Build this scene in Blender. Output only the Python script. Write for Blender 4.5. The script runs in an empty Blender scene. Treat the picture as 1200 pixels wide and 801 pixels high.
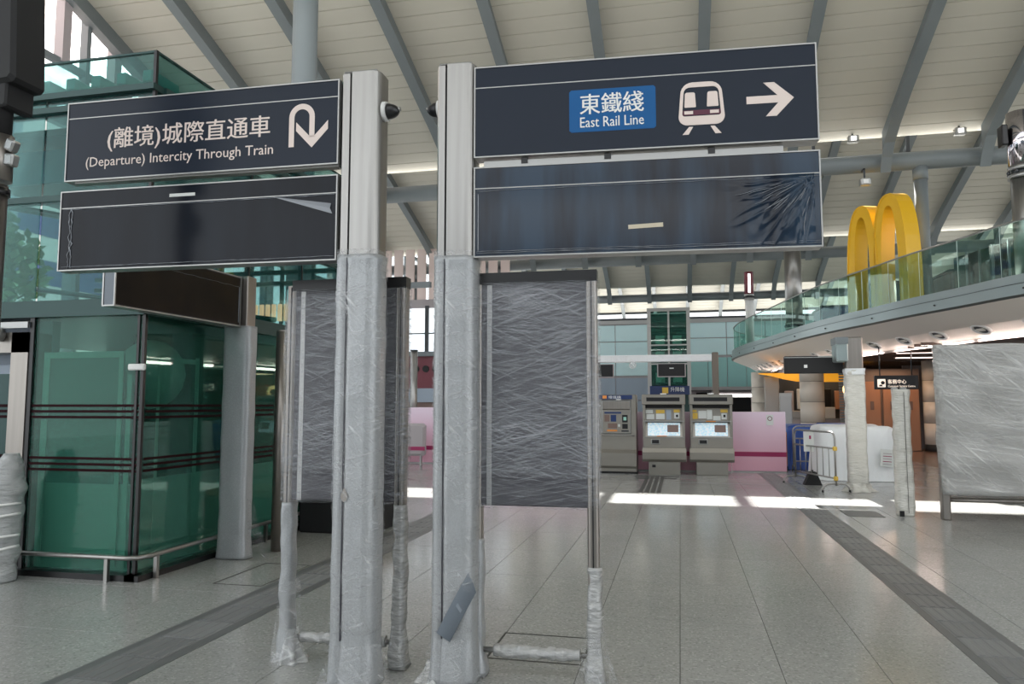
import bpy, math, random
from mathutils import Vector, Matrix, noise
R = math.radians
rnd = random.Random(7)
sc = bpy.context.scene
COL = sc.collection
# ---------------- camera ----------------
cam = bpy.data.objects.new('camera', bpy.data.cameras.new('camera')); COL.objects.link(cam)
cam.location = (0, 0, 1.6)
cam.rotation_euler = (R(90 + 4.894), 0, R(12.714))
cam.data.sensor_width = 36.0
cam.data.lens = 36.0 * 870 / 1200
cam.data.clip_start = 0.05; cam.data.clip_end = 500
sc.camera = cam
# ---------------- world, sun, exposure ----------------
w = bpy.data.worlds.new('world'); sc.world = w; w.use_nodes = True
bg = w.node_tree.nodes['Background']
bg.inputs[0].default_value = (0.93, 0.97, 1.0, 1); bg.inputs[1].default_value = 2.2
sun = bpy.data.objects.new('sun', bpy.data.lights.new('sun', 'SUN')); COL.objects.link(sun)
sun.data.energy = 24.0; sun.data.angle = R(0.6); sun.data.color = (1, 0.97, 0.92)
sun.rotation_euler = Vector((0.25, -8.6, -7.9)).to_track_quat('-Z', 'Y').to_euler()
for uy, uz, ue, ut in ((-3.0, 8.0, 700, 20), (8.6, 8.1, 900, 28), (20.75, 8.22, 430, 12), (32.55, 8.22, 430, 12), (-15, 8.0, 500, 20)):
    # long area lights added to brighten the roof underside, no fittings modelled
    ul = bpy.data.lights.new('roof_fill', 'AREA'); ul.shape = 'RECTANGLE'; ul.size = 36; ul.size_y = 0.25; ul.energy = ue; ul.color = (1, 0.97, 0.90)
    uo = bpy.data.objects.new('roof_fill', ul); uo.location = (5, uy, uz); uo.rotation_euler = (R(180 - ut), 0, 0); COL.objects.link(uo)
sc.view_settings.view_transform = 'Standard'; sc.view_settings.look = 'None'
sc.view_settings.exposure = 0.0; sc.view_settings.gamma = 1.0
sc.view_settings.use_curve_mapping = False

# ---------------- materials ----------------
MATS = {}
def mat(name, col, rough=0.5, metal=0.0, bump=None, var=None, emit=None, coat=0, rand=0, spec=None):
    """bump=(kind, scale(xyz or float), strength[,distance]); var=(scale, amount, colour2)"""
    m = bpy.data.materials.new(name); m.use_nodes = True; nt = m.node_tree; N = nt.nodes; L = nt.links
    b = N['Principled BSDF']
    b.inputs['Base Color'].default_value = (*col, 1); b.inputs['Roughness'].default_value = rough
    b.inputs['Metallic'].default_value = metal; b.inputs['Coat Weight'].default_value = coat
    if spec is not None: b.inputs['Specular IOR Level'].default_value = spec
    tc = N.new('ShaderNodeTexCoord')
    def tex(kind, scale):
        mp = N.new('ShaderNodeMapping'); L.new(tc.outputs['Object'], mp.inputs[0])
        s = scale if isinstance(scale, tuple) else (scale,) * 3
        mp.inputs['Scale'].default_value = s
        if kind == 'voronoi':
            t = N.new('ShaderNodeTexVoronoi'); t.inputs['Scale'].default_value = 1; L.new(mp.outputs[0], t.inputs[0]); return t.outputs['Distance']
        if kind == 'cell':
            t = N.new('ShaderNodeTexVoronoi'); t.inputs['Scale'].default_value = 1; L.new(mp.outputs[0], t.inputs[0]); return t.outputs['Color']
        t = N.new('ShaderNodeTexNoise'); t.inputs['Scale'].default_value = 1; t.inputs['Detail'].default_value = 4
        L.new(mp.outputs[0], t.inputs[0]); return t.outputs['Fac']
    if bump:
        bn = N.new('ShaderNodeBump'); bn.inputs['Strength'].default_value = bump[2]
        bn.inputs['Distance'].default_value = bump[3] if len(bump) > 3 else 0.01
        L.new(tex(bump[0], bump[1]), bn.inputs['Height']); L.new(bn.outputs[0], b.inputs['Normal'])
    csock = None
    if var:
        mx = N.new('ShaderNodeMix'); mx.data_type = 'RGBA'
        mx.inputs['A'].default_value = (*col, 1); mx.inputs['B'].default_value = (*var[2], 1)
        rp = N.new('ShaderNodeMapRange'); rp.inputs['From Min'].default_value = 0.5 - var[1] / 2; rp.inputs['From Max'].default_value = 0.5 + var[1] / 2
        L.new(tex(var[3] if len(var) > 3 else 'noise', var[0]), rp.inputs[0]); L.new(rp.outputs[0], mx.inputs[0])
        csock = mx.outputs['Result']; L.new(csock, b.inputs['Base Color'])
    if rand:
        oi = N.new('ShaderNodeObjectInfo'); hs = N.new('ShaderNodeHueSaturation')
        mr = N.new('ShaderNodeMapRange'); mr.inputs['To Min'].default_value = 1 - rand; mr.inputs['To Max'].default_value = 1 + rand
        L.new(oi.outputs['Random'], mr.inputs[0]); L.new(mr.outputs[0], hs.inputs['Value'])
        if csock: L.new(csock, hs.inputs['Color'])
        else: hs.inputs['Color'].default_value = (*col, 1)
        L.new(hs.outputs[0], b.inputs['Base Color'])
    if emit:
        b.inputs['Emission Color'].default_value = (*emit[0], 1); b.inputs['Emission Strength'].default_value = emit[1]
    MATS[name] = m
    return m
def glass(name, tint, body, fac, rough=0.02, refl=1.0):
    """thin tinted pane: transparent tint, a share of body colour, fresnel reflection"""
    m = bpy.data.materials.new(name); m.use_nodes = True; nt = m.node_tree; N = nt.nodes; L = nt.links
    N.remove(N['Principled BSDF']); out = N['Material Output']
    tr = N.new('ShaderNodeBsdfTransparent'); tr.inputs[0].default_value = (*[math.sqrt(q) for q in tint], 1)
    df = N.new('ShaderNodeBsdfDiffuse'); df.inputs[0].default_value = (*body, 1)
    gl = N.new('ShaderNodeBsdfGlossy'); gl.inputs['Roughness'].default_value = rough
    fr = N.new('ShaderNodeLayerWeight'); fr.inputs['Blend'].default_value = 0.25
    mu = N.new('ShaderNodeMath'); mu.operation = 'MULTIPLY_ADD'; mu.inputs[1].default_value = 0.32 * refl; mu.inputs[2].default_value = 0.02 * refl
    L.new(fr.outputs['Fresnel'], mu.inputs[0])
    m1 = N.new('ShaderNodeMixShader'); m1.inputs[0].default_value = 1 - math.sqrt(1 - fac); L.new(tr.outputs[0], m1.inputs[1]); L.new(df.outputs[0], m1.inputs[2])
    m2 = N.new('ShaderNodeMixShader'); L.new(mu.outputs[0], m2.inputs[0]); L.new(m1.outputs[0], m2.inputs[1]); L.new(gl.outputs[0], m2.inputs[2])
    L.new(m2.outputs[0], out.inputs[0]); MATS[name] = m
    return m
def film(name, col, base, amount, scale, bump=0.6, rough=0.18, rot=0.0, dist=0.01, lo=0.45, hi=0.7, rot2=-0.3):
    """plastic film: transparent where taut, whitish on the creases (stretched noise)"""
    m = bpy.data.materials.new(name); m.use_nodes = True; nt = m.node_tree; N = nt.nodes; L = nt.links
    b = N['Principled BSDF']; b.inputs['Base Color'].default_value = (*col, 1); b.inputs['Roughness'].default_value = rough
    b.inputs['Specular IOR Level'].default_value = 0.8
    tc = N.new('ShaderNodeTexCoord'); out = N['Material Output']
    def nz(sc_, ro, det=5, dst=0.0):
        mp = N.new('ShaderNodeMapping'); L.new(tc.outputs['Object'], mp.inputs[0]); mp.vector_type = 'TEXTURE'; mp.inputs['Scale'].default_value = tuple(1 / q for q in sc_); mp.inputs['Rotation'].default_value = (0, ro, 0)
        t = N.new('ShaderNodeTexNoise'); t.inputs['Scale'].default_value = 1; t.inputs['Detail'].default_value = det; t.inputs['Distortion'].default_value = dst
        L.new(mp.outputs[0], t.inputs[0]); return t.outputs['Fac']
    a = nz(scale, rot, 5, 0.6); c = nz((scale[0] * 0.7, scale[1], scale[2] * 1.3), rot2, 5, 0.4)
    mxx = N.new('ShaderNodeMath'); mxx.operation = 'MAXIMUM'; L.new(a, mxx.inputs[0]); L.new(c, mxx.inputs[1])
    mr = N.new('ShaderNodeMapRange'); mr.inputs['From Min'].default_value = lo; mr.inputs['From Max'].default_value = hi
    mr.inputs['To Min'].default_value = base; mr.inputs['To Max'].default_value = min(1, base + amount)
    lg = nz((1.6, 1.6, 1.6), 0, 2); lm = N.new('ShaderNodeMath'); lm.operation = 'MULTIPLY_ADD'; lm.inputs[1].default_value = 0.35; L.new(lg, lm.inputs[0]); 
    m3 = N.new('ShaderNodeMath'); m3.operation = 'ADD'; m3.inputs[1].default_value = -0.175; L.new(mxx.outputs[0], lm.inputs[2]); L.new(lm.outputs[0], m3.inputs[0])
    L.new(m3.outputs[0], mr.inputs[0])
    bn = N.new('ShaderNodeBump'); bn.inputs['Strength'].default_value = bump; bn.inputs['Distance'].default_value = dist
    L.new(mxx.outputs[0], bn.inputs['Height']); L.new(bn.outputs[0], b.inputs['Normal'])
    tr = N.new('ShaderNodeBsdfTransparent'); mx = N.new('ShaderNodeMixShader')
    L.new(mr.outputs[0], mx.inputs[0]); L.new(tr.outputs[0], mx.inputs[1]); L.new(b.outputs[0], mx.inputs[2]); L.new(mx.outputs[0], out.inputs[0])
    MATS[name] = m
    return m
def floor_mat(name, joints):
    m = mat(name, (0.34, 0.345, 0.33), 0.24, rand=0.0 if joints else 0.035, spec=0.6); nt = m.node_tree; N = nt.nodes; L = nt.links; b = N['Principled BSDF']
    geo = N.new('ShaderNodeNewGeometry')
    sp = N.new('ShaderNodeTexVoronoi'); sp.inputs['Scale'].default_value = 75; L.new(geo.outputs['Position'], sp.inputs[0])
    cr = N.new('ShaderNodeValToRGB'); cr.color_ramp.interpolation = 'CONSTANT'
    e = cr.color_ramp.elements; e[0].position = 0; e[0].color = (0.385, 0.39, 0.38, 1); e[1].position = 0.84; e[1].color = (0.47, 0.47, 0.46, 1)
    x = e.new(0.62); x.color = (0.345, 0.35, 0.34, 1); y = e.new(0.93); y.color = (0.29, 0.295, 0.285, 1)
    sep = N.new('ShaderNodeSeparateColor'); L.new(sp.outputs['Color'], sep.inputs[0]); L.new(sep.outputs[0], cr.inputs[0])
    big = N.new('ShaderNodeTexNoise'); big.inputs['Scale'].default_value = 0.7; L.new(geo.outputs['Position'], big.inputs[0])
    hs = N.new('ShaderNodeHueSaturation'); mr = N.new('ShaderNodeMapRange'); mr.inputs['To Min'].default_value = 0.92; mr.inputs['To Max'].default_value = 1.08
    L.new(big.outputs['Fac'], mr.inputs[0]); L.new(mr.outputs[0], hs.inputs['Value']); L.new(cr.outputs[0], hs.inputs['Color'])
    col = hs.outputs[0]
    if joints:
        br = N.new('ShaderNodeTexBrick'); br.offset = 0; br.inputs['Scale'].default_value = 1; br.inputs['Brick Width'].default_value = 0.6; br.inputs['Row Height'].default_value = 1.2
        br.inputs['Mortar Size'].default_value = 0.005; br.inputs['Color1'].default_value = (1, 1, 1, 1); br.inputs['Color2'].default_value = (0.96, 0.96, 0.96, 1); br.inputs['Mortar'].default_value = (0.45, 0.45, 0.45, 1)
        mp = N.new('ShaderNodeMapping'); mp.inputs['Location'].default_value = (0.03, 0.16, 0); L.new(geo.outputs['Position'], mp.inputs[0]); L.new(mp.outputs[0], br.inputs[0])
        mm = N.new('ShaderNodeMix'); mm.data_type = 'RGBA'; mm.blend_type = 'MULTIPLY'; mm.inputs[0].default_value = 1
        L.new(col, mm.inputs['A']); L.new(br.outputs['Color'], mm.inputs['B']); col = mm.outputs['Result']
    else:
        oi = N.new('ShaderNodeObjectInfo'); h2 = N.new('ShaderNodeHueSaturation'); r2 = N.new('ShaderNodeMapRange')
        r2.inputs['To Min'].default_value = 0.965; r2.inputs['To Max'].default_value = 1.035
        L.new(oi.outputs['Random'], r2.inputs[0]); L.new(r2.outputs[0], h2.inputs['Value']); L.new(col, h2.inputs['Color']); col = h2.outputs[0]
    L.new(col, b.inputs['Base Color'])
    rn = N.new('ShaderNodeMapRange'); rn.inputs['To Min'].default_value = 0.10; rn.inputs['To Max'].default_value = 0.24
    L.new(big.outputs['Fac'], rn.inputs[0]); L.new(rn.outputs[0], b.inputs['Roughness'])
    return m
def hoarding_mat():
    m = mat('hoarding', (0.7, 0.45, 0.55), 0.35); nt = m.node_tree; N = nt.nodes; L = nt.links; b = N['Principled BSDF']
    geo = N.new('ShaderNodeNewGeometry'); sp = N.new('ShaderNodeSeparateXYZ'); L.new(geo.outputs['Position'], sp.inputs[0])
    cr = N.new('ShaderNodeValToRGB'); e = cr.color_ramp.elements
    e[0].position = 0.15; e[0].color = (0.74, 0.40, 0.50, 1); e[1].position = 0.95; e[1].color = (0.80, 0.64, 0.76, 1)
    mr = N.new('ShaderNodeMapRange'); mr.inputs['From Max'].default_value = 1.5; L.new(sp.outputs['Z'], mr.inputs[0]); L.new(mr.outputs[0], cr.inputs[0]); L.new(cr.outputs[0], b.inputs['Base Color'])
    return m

mat('roof_sheet', (0.60, 0.575, 0.50), 0.55, var=(0.6, 0.8, (0.55, 0.53, 0.46)))
mat('roof_pink', (0.80, 0.66, 0.62), 0.5)
mat('steel_grey', (0.19, 0.215, 0.225), 0.45, var=(2.0, 0.9, (0.165, 0.19, 0.20)))
mat('steel_dark', (0.045, 0.05, 0.055), 0.5)
mat('stainless', (0.42, 0.41, 0.395), 0.33, 0.92, bump=('noise', (2, 2, 90), 0.06, 0.002), var=((30, 30, 1.0), 0.8, (0.31, 0.30, 0.285)))
mat('stainless_warm', (0.36, 0.33, 0.30), 0.32, 0.85, var=((20, 20, 0.8), 0.8, (0.26, 0.24, 0.22)))
mat('machine_steel', (0.36, 0.34, 0.30), 0.30, 0.6, var=((1.5, 1.5, 6), 0.9, (0.30, 0.28, 0.25)))
mat('aluminium', (0.40, 0.40, 0.39), 0.38, 0.8)
mat('sign_navy', (0.014, 0.021, 0.036), 0.3, spec=0.22)
mat('sign_film_dark', (0.006, 0.009, 0.018), 0.13, bump=('noise', (5, 5, 0.8), 0.12, 0.004), var=((4.5, 1, 0.6), 0.22, (0.022, 0.045, 0.078)), spec=0.35)  # bluish streaks in the colour stand in for reflections on the film
mat('sign_film_black', (0.004, 0.005, 0.009), 0.16, bump=('noise', (4, 4, 1), 0.12, 0.004), var=((3, 1, 0.7), 0.4, (0.010, 0.014, 0.022)), spec=0.2)
mat('sign_film_brown', (0.013, 0.010, 0.009), 0.2, bump=('noise', (4, 4, 1), 0.2, 0.01), var=((2, 2, 2), 0.4, (0.024, 0.017, 0.012)), spec=0.15)
mat('black', (0.008, 0.008, 0.009), 0.3)
mat('black_matte', (0.012, 0.012, 0.013), 0.7)
mat('sign_white', (0.80, 0.68, 0.62), 0.4)
mat('white_pure', (0.85, 0.85, 0.83), 0.45)
mat('sign_blue', (0.010, 0.105, 0.30), 0.35, spec=0.2)
mat('train_red', (0.10, 0.010, 0.035), 0.4)
mat('bubble', (0.34, 0.352, 0.362), 0.30, 0.25, bump=('voronoi', (100, 100, 100), 0.45, 0.002), var=((100, 100, 100), 0.8, (0.42, 0.435, 0.448), 'voronoi'))
mat('bubble_fold', (0.36, 0.37, 0.37), 0.25, 0.2, bump=('noise', (14, 14, 40), 0.9, 0.02), var=((10, 10, 30), 0.5, (0.50, 0.50, 0.49)))
film('film_board', (0.60, 0.62, 0.66), 0.05, 0.75, (4.5, 5, 170), bump=0.7, rot=0.13, lo=0.53, hi=0.85, dist=0.003, rot2=-0.2)
film('film_board_outer', (0.62, 0.64, 0.68), 0.05, 0.6, (3, 5, 110), bump=0.7, rot=0.45, lo=0.56, hi=0.85, dist=0.003, rot2=-0.42)
film('film_wrap', (0.85, 0.86, 0.86), 0.30, 0.6, (9, 9, 30), bump=0.8, rot=0.6, lo=0.5, hi=0.8)
film('film_loose', (0.75, 0.76, 0.77), 0.05, 0.6, (6, 6, 60), bump=0.6, rot=0.8, lo=0.54, hi=0.80, dist=0.004)
mat('board_face', (0.035, 0.035, 0.045), 0.35, var=(2.0, 0.6, (0.06, 0.058, 0.068)))
mat('panel_wrapped', (0.40, 0.395, 0.38), 0.35, bump=('noise', (5, 5, 26), 0.5, 0.01), var=((1.2, 1, 3), 0.5, (0.38, 0.375, 0.365)))
mat('tape_grey', (0.17, 0.20, 0.235), 0.4)
mat('tape_paper', (0.62, 0.55, 0.42), 0.6)
mat('green_back', (0.20, 0.29, 0.275), 0.35)
mat('green_board', (0.62, 0.74, 0.70), 0.45, var=(1.5, 0.8, (0.54, 0.67, 0.63)))
mat('green_tape', (0.60, 0.74, 0.69), 0.5)
mat('green_steel', (0.022, 0.060, 0.056), 0.35, 0.3)
mat('stripe_red', (0.022, 0.004, 0.006), 0.6, spec=0.1)
mat('mint', (0.36, 0.66, 0.56), 0.4)
glass('glass_green', (0.34, 0.60, 0.52), (0.075, 0.24, 0.19), 0.32, refl=0.8)
glass('glass_upper', (0.27, 0.52, 0.50), (0.05, 0.18, 0.17), 0.22, refl=0.9)
glass('glass_rail', (0.56, 0.78, 0.71), (0.06, 0.17, 0.14), 0.07, refl=0.6)
glass('glass_clear', (0.92, 0.95, 0.96), (0.6, 0.7, 0.75), 0.05)
mat('tile_dark', (0.14, 0.145, 0.147), 0.4, var=(9, 0.8, (0.165, 0.17, 0.172)))
mat('tactile', (0.215, 0.22, 0.225), 0.42, rand=0.15)
mat('grout', (0.13, 0.13, 0.12), 0.8)
mat('hatch_line', (0.07, 0.07, 0.065), 0.7)
floor_mat('terrazzo', False); floor_mat('terrazzo_far', True); hoarding_mat()
mat('hoarding_stripe', (0.33, 0.02, 0.10), 0.35)
mat('yellow', (0.86, 0.50, 0.02), 0.32, var=(1.0, 0.9, (0.80, 0.45, 0.015)))
mat('soffit', (0.80, 0.76, 0.70), 0.5)
mat('fascia', (0.30, 0.36, 0.36), 0.28, 0.4)
mat('fascia_dark', (0.07, 0.09, 0.09), 0.4)
mat('ceiling_brown', (0.13, 0.095, 0.08), 0.22, 0.3)
mat('column_tile', (0.62, 0.58, 0.52), 0.4)
mat('shop_orange', (0.42, 0.21, 0.12), 0.4)
mat('shop_wall', (0.20, 0.15, 0.125), 0.5)
mat('shop_floor', (0.30, 0.19, 0.14), 0.25)
mat('lamp_white', (0.9, 0.9, 0.9), 0.5, emit=((1, 0.97, 0.93), 4.0))
mat('lamp_warm', (0.9, 0.7, 0.4), 0.5, emit=((1, 0.62, 0.25), 3.0))
mat('lamp_pink', (0.9, 0.8, 0.75), 0.5, emit=((1, 0.80, 0.74), 2.0))
mat('lamp_cream', (0.3, 0.2, 0.1), 0.5, emit=((1.0, 0.42, 0.24), 2.6))
mat('sign_amber', (0.8, 0.36, 0.02), 0.5, emit=((1.0, 0.42, 0.03), 0.6))
mat('blue_tarp', (0.015, 0.07, 0.32), 0.35, bump=('noise', (3, 3, 2), 0.5, 0.05))
mat('white_sheet', (0.82, 0.84, 0.85), 0.45, bump=('noise', (4, 4, 2.0), 0.8, 0.05))
mat('bundle_film', (0.50, 0.51, 0.51), 0.3, bump=('noise', (9, 9, 30), 0.9, 0.03), var=((6, 6, 16), 0.5, (0.36, 0.37, 0.37)))
mat('back_blue', (0.60, 0.80, 0.82), 0.3)
mat('back_teal', (0.30, 0.55, 0.53), 0.25)
mat('back_grey', (0.34, 0.40, 0.48), 0.5)
mat('maroon', (0.17, 0.035, 0.05), 0.4)
mat('brown_wall', (0.20, 0.13, 0.11), 0.5)
mat('grey_pink', (0.40, 0.36, 0.37), 0.5)
mat('window_lit', (0.8, 0.85, 0.9), 0.3, emit=((0.9, 0.96, 1.0), 1.0))
mat('screen_map', (0.45, 0.62, 0.72), 0.25, var=(22, 0.25, (0.85, 0.92, 0.95)), emit=((0.6, 0.78, 0.88), 0.35))
mat('paper', (0.68, 0.70, 0.68), 0.6)
mat('paper_yellow', (0.75, 0.50, 0.08), 0.6)
mat('paper_orange', (0.75, 0.28, 0.06), 0.6)
mat('navy_blue', (0.012, 0.035, 0.13), 0.35)
mat('bollard_wrap', (0.60, 0.585, 0.53), 0.25, 0.1, bump=('noise', (12, 12, 40), 0.8, 0.02), var=((5, 5, 14), 0.5, (0.72, 0.71, 0.66)))
mat('lime', (0.35, 0.50, 0.04), 0.5)
mat('building_a', (0.30, 0.36, 0.42), 0.6); mat('building_b', (0.55, 0.52, 0.48), 0.6)
mat('leaf', (0.05, 0.13, 0.03), 0.6)
mat('camera_white', (0.75, 0.75, 0.73), 0.35)

# ---------------- mesh helpers ----------------
class MB:
    def __init__(s): s.v = []; s.f = []; s.sm = []
    def add(s, vs, fs, smooth=False):
        o = len(s.v); s.v += [Vector(p) for p in vs]
        for f in fs: s.f.append([i + o for i in f]); s.sm.append(smooth)
        return s
    def box(s, x0, x1, y0, y1, z0, z1):
        s.add([(x0, y0, z0), (x1, y0, z0), (x1, y1, z0), (x0, y1, z0), (x0, y0, z1), (x1, y0, z1), (x1, y1, z1), (x0, y1, z1)],
              [(0, 3, 2, 1), (4, 5, 6, 7), (0, 1, 5, 4), (1, 2, 6, 5), (2, 3, 7, 6), (3, 0, 4, 7)]); return s
    def bbox(s, x0, x1, y0, y1, z0, z1, b=0.01):
        """box with chamfered edges (profile in XZ, chamfer towards Y too)"""
        b = min(b, (x1 - x0) / 2.1, (y1 - y0) / 2.1, (z1 - z0) / 2.1)
        rings = []
        for y, i in ((y0, b), (y0 + b, 0), (y1 - b, 0), (y1, b)):
            rings.append([(x0 + i + b, y, z0 + i), (x1 - i - b, y, z0 + i), (x1 - i, y, z0 + i + b), (x1 - i, y, z1 - i - b), (x1 - i - b, y, z1 - i), (x0 + i + b, y, z1 - i), (x0 + i, y, z1 - i - b), (x0 + i, y, z0 + i + b)])
        return s.loft(rings, False, True)
    def loft(s, rings, smooth=True, caps=True, closed=True):
        o = len(s.v); n = len(rings[0])
        for r in rings: s.v += [Vector(p) for p in r]
        m = n if closed else n - 1
        for k in range(len(rings) - 1):
            for i in range(m):
                j = (i + 1) % n; s.f.append([o + k * n + i, o + k * n + j, o + (k + 1) * n + j, o + (k + 1) * n + i]); s.sm.append(smooth)
        if caps and closed:
            s.f.append([o + i for i in range(n)][::-1]); s.sm.append(False)
            s.f.append([o + (len(rings) - 1) * n + i for i in range(n)]); s.sm.append(False)
        return s
    def cyl(s, p0, p1, r0, r1=None, n=20, caps=True):
        return s.tube([p0, p1], [r0, r0 if r1 is None else r1], n, caps)
    def tube(s, pts, r, n=10, caps=True):
        pts = [Vector(p) for p in pts]; rr = r if isinstance(r, (list, tuple)) else [r] * len(pts)
        rings = []
        t0 = (pts[1] - pts[0]).normalized(); up = Vector((0, 0, 1)) if abs(t0.z) < 0.9 else Vector((0, 1, 0))
        u = t0.cross(up).normalized()
        for i, p in enumerate(pts):
            a = pts[max(i - 1, 0)]; b = pts[min(i + 1, len(pts) - 1)]; t = (b - a).normalized()
            u = (u - t * u.dot(t)).normalized(); v = t.cross(u)
            rings.append([p + (u * math.cos(2 * math.pi * k / n) + v * math.sin(2 * math.pi * k / n)) * rr[i] for k in range(n)])
        return s.loft(rings, True, caps)
    def prism(s, poly, d0, d1, axis='y'):
        """poly of (a,b): extruded along axis; y -> (a,d,b); x -> (d,a,b); z -> (a,b,d)"""
        f = {'y': lambda a, b, d: (a, d, b), 'x': lambda a, b, d: (d, a, b), 'z': lambda a, b, d: (a, b, d)}[axis]
        return s.loft([[f(a, b, d0) for a, b in poly], [f(a, b, d1) for a, b in poly]], False, True)
    def sphere(s, c, r, n=14, m=8, sc_=(1, 1, 1), t0=0.0, t1=math.pi):
        rings = []
        for k in range(m + 1):
            t = t0 + (t1 - t0) * k / m; q = max(math.sin(t), 1e-3)
            rings.append([(c[0] + r * sc_[0] * q * math.cos(2 * math.pi * i / n), c[1] + r * sc_[1] * q * math.sin(2 * math.pi * i / n), c[2] + r * sc_[2] * math.cos(t)) for i in range(n)])
        return s.loft(rings, True, True)
    def xf(s, M): s.v = [M @ p for p in s.v]; return s
def link(o, parent=None):
    COL.objects.link(o)
    if parent is not None: o.parent = parent
    return o
WM = {}
def build(mb, name, m, parent=None, local=False, kind=None, label=None, recalc=True):
    """vertices are world coordinates unless local; a child gets them relative to its parent"""
    me = bpy.data.meshes.new(name); vs = mb.v
    if parent is not None and not local:
        inv = WM[parent.name].inverted(); vs = [inv @ p for p in vs]
    me.from_pydata([tuple(p) for p in vs], [], mb.f); me.polygons.foreach_set('use_smooth', mb.sm); me.update()
    if recalc:
        import bmesh
        bm = bmesh.new(); bm.from_mesh(me); bmesh.ops.recalc_face_normals(bm, faces=bm.faces); bm.to_mesh(me); bm.free()
    me.materials.append(MATS[m] if isinstance(m, str) else m)
    o = bpy.data.objects.new(name, me); link(o, parent)
    WM[o.name] = WM[parent.name] if parent is not None else Matrix.Identity(4)
    if kind: o['kind'] = kind
    if label: o['label'] = label
    return o
def thing(name, label, cat, loc=(0, 0, 0), rz=0, group=None, kind=None):
    o = bpy.data.objects.new(name, None); o.location = loc; o.rotation_euler = (0, 0, rz); link(o)
    o.empty_display_size = 0.1
    WM[o.name] = Matrix.Translation(loc) @ Matrix.Rotation(rz, 4, 'Z')
    o['label'] = label; o['category'] = cat
    if group: o['group'] = group
    if kind: o['kind'] = kind
    return o
def struct(name): 
    o = bpy.data.objects.new(name, None); link(o); WM[o.name] = Matrix.Identity(4); o['kind'] = 'structure'; o['label'] = name.replace('_', ' '); return o
def tag(o, label, cat, group=None):
    o['label'] = label; o['category'] = cat
    if group: o['group'] = group
    return o
def copy_tree(o, parent=None):
    c = o.copy(); COL.objects.link(c); c.parent = parent
    WM[c.name] = WM[o.name]
    for ch in [q for q in bpy.data.objects if q.parent == o]: copy_tree(ch, c)
    return c
def share(name, src, parent, loc=(0, 0, 0), rot=(0, 0, 0)):
    o = bpy.data.objects.new(name, src.data); o.location = loc; o.rotation_euler = rot; link(o, parent); WM[o.name] = WM[parent.name]; return o
def text_mb(body, w_, h_, bold=0.0, depth=0.002):
    cu = bpy.data.curves.new('t', 'FONT'); cu.body = body; cu.size = 1; cu.resolution_u = 2
    ob = bpy.data.objects.new('t', cu); COL.objects.link(ob); bpy.context.view_layer.update()
    me = ob.to_mesh(); mb = MB()
    vs = [v.co.copy() for v in me.vertices]; fs = [list(p.vertices) for p in me.polygons]
    ob.to_mesh_clear(); bpy.data.objects.remove(ob); bpy.data.curves.remove(cu)
    if not vs: return mb
    x0 = min(v.x for v in vs); x1 = max(v.x for v in vs); y0 = min(v.y for v in vs); y1 = max(v.y for v in vs)
    k = bold * h_
    for dx, dz, dy in ((0, 0, 0), (k, 0, .0003), (-k, 0, .0006), (0, k * .8, .0009)) if bold else ((0, 0, 0),):
        mb.add([((v.x - x0) / (x1 - x0) * w_ + dx, dy, (v.y - y0) / (y1 - y0) * h_ + dz) for v in vs], fs)
    return mb
def place(mb, x, y, z): return mb.xf(Matrix.Translation((x, y, z)))
def rrect(w_, d_, r, n=5):
    """rounded rectangle profile centred on 0"""
    out = []
    for cx, cy, a0 in ((w_ / 2 - r, d_ / 2 - r, 0), (-w_ / 2 + r, d_ / 2 - r, 90), (-w_ / 2 + r, -d_ / 2 + r, 180), (w_ / 2 - r, -d_ / 2 + r, 270)):
        for k in range(n + 1):
            a = R(a0 + 90 * k / n); out.append((cx + r * math.cos(a), cy + r * math.sin(a)))
    return out
def crumple(prof, z0, z1, amp, fr=9.0, dz=0.03, seed=0.0, flare=None, grow=1.0):
    """a wrapped sleeve: profile lofted upwards with noise; flare(z01) adds outward offset"""
    mb = MB(); rings = []; n = max(3, int((z1 - z0) / dz))
    for k in range(n + 1):
        z = z0 + (z1 - z0) * k / n; ring = []
        for x, y in prof:
            l = math.hypot(x, y) or 1
            q = noise.noise(Vector((x * fr + seed, y * fr, z * fr * 0.9))) * amp + (flare(k / n) if flare else 0)
            ring.append((x * grow + x / l * q, y * grow + y / l * q, z))
        rings.append(ring)
    return mb.loft(rings, True, True)
def dense(prof, step=0.03):
    out = []; n = len(prof)
    for i in range(n):
        a = Vector(prof[i]); b = Vector(prof[(i + 1) % n]); k = max(1, int((b - a).length / step))
        for j in range(k): out.append(tuple(a.lerp(b, j / k)))
    return out

# =====================================================================
# STRUCTURE: floor
# =====================================================================
TX0 = -0.03
cols = []
x = TX0 - 0.6 * 11
edges = [TX0 + 0.6 * k for k in range(-12, 12)]
tl = []
for i in range(len(edges) - 1):
    a, b = edges[i], edges[i + 1]
    if abs(a + 3.63) < 0.01: continue           # tactile strip column on the left
    if abs(a + 3.03) < 0.01: a = -3.15
    if abs(a - 1.77) < 0.01: a = 2.17           # tactile strip column on the right
    tl.append((a, b))
YT0, NY, LY = 2.24, 10, 1.2
YT1 = YT0 + NY * LY
fl = MB()
xa, xb = edges[0], edges[-1]
fl.add([(xa, YT0, -0.012), (xb, YT0, -0.012), (xb, YT1, -0.012), (xa, YT1, -0.012)], [(0, 1, 2, 3)])
for a0, a1, b0, b1 in ((-30, 40, -30, YT0), (-30, xa, YT0, YT1), (xb, 40, YT0, YT1), (-30, 40, YT1, 80)):
    fl.box(a0, a1, b0, b1, -0.3, 0)
floor = build(fl, 'floor', 'terrazzo_far', kind='structure', recalc=False); floor['label'] = 'pale grey speckled terrazzo concourse floor'
floor.data.materials.append(MATS['grout']); floor.data.polygons[0].material_index = 1
proto = {}
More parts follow.
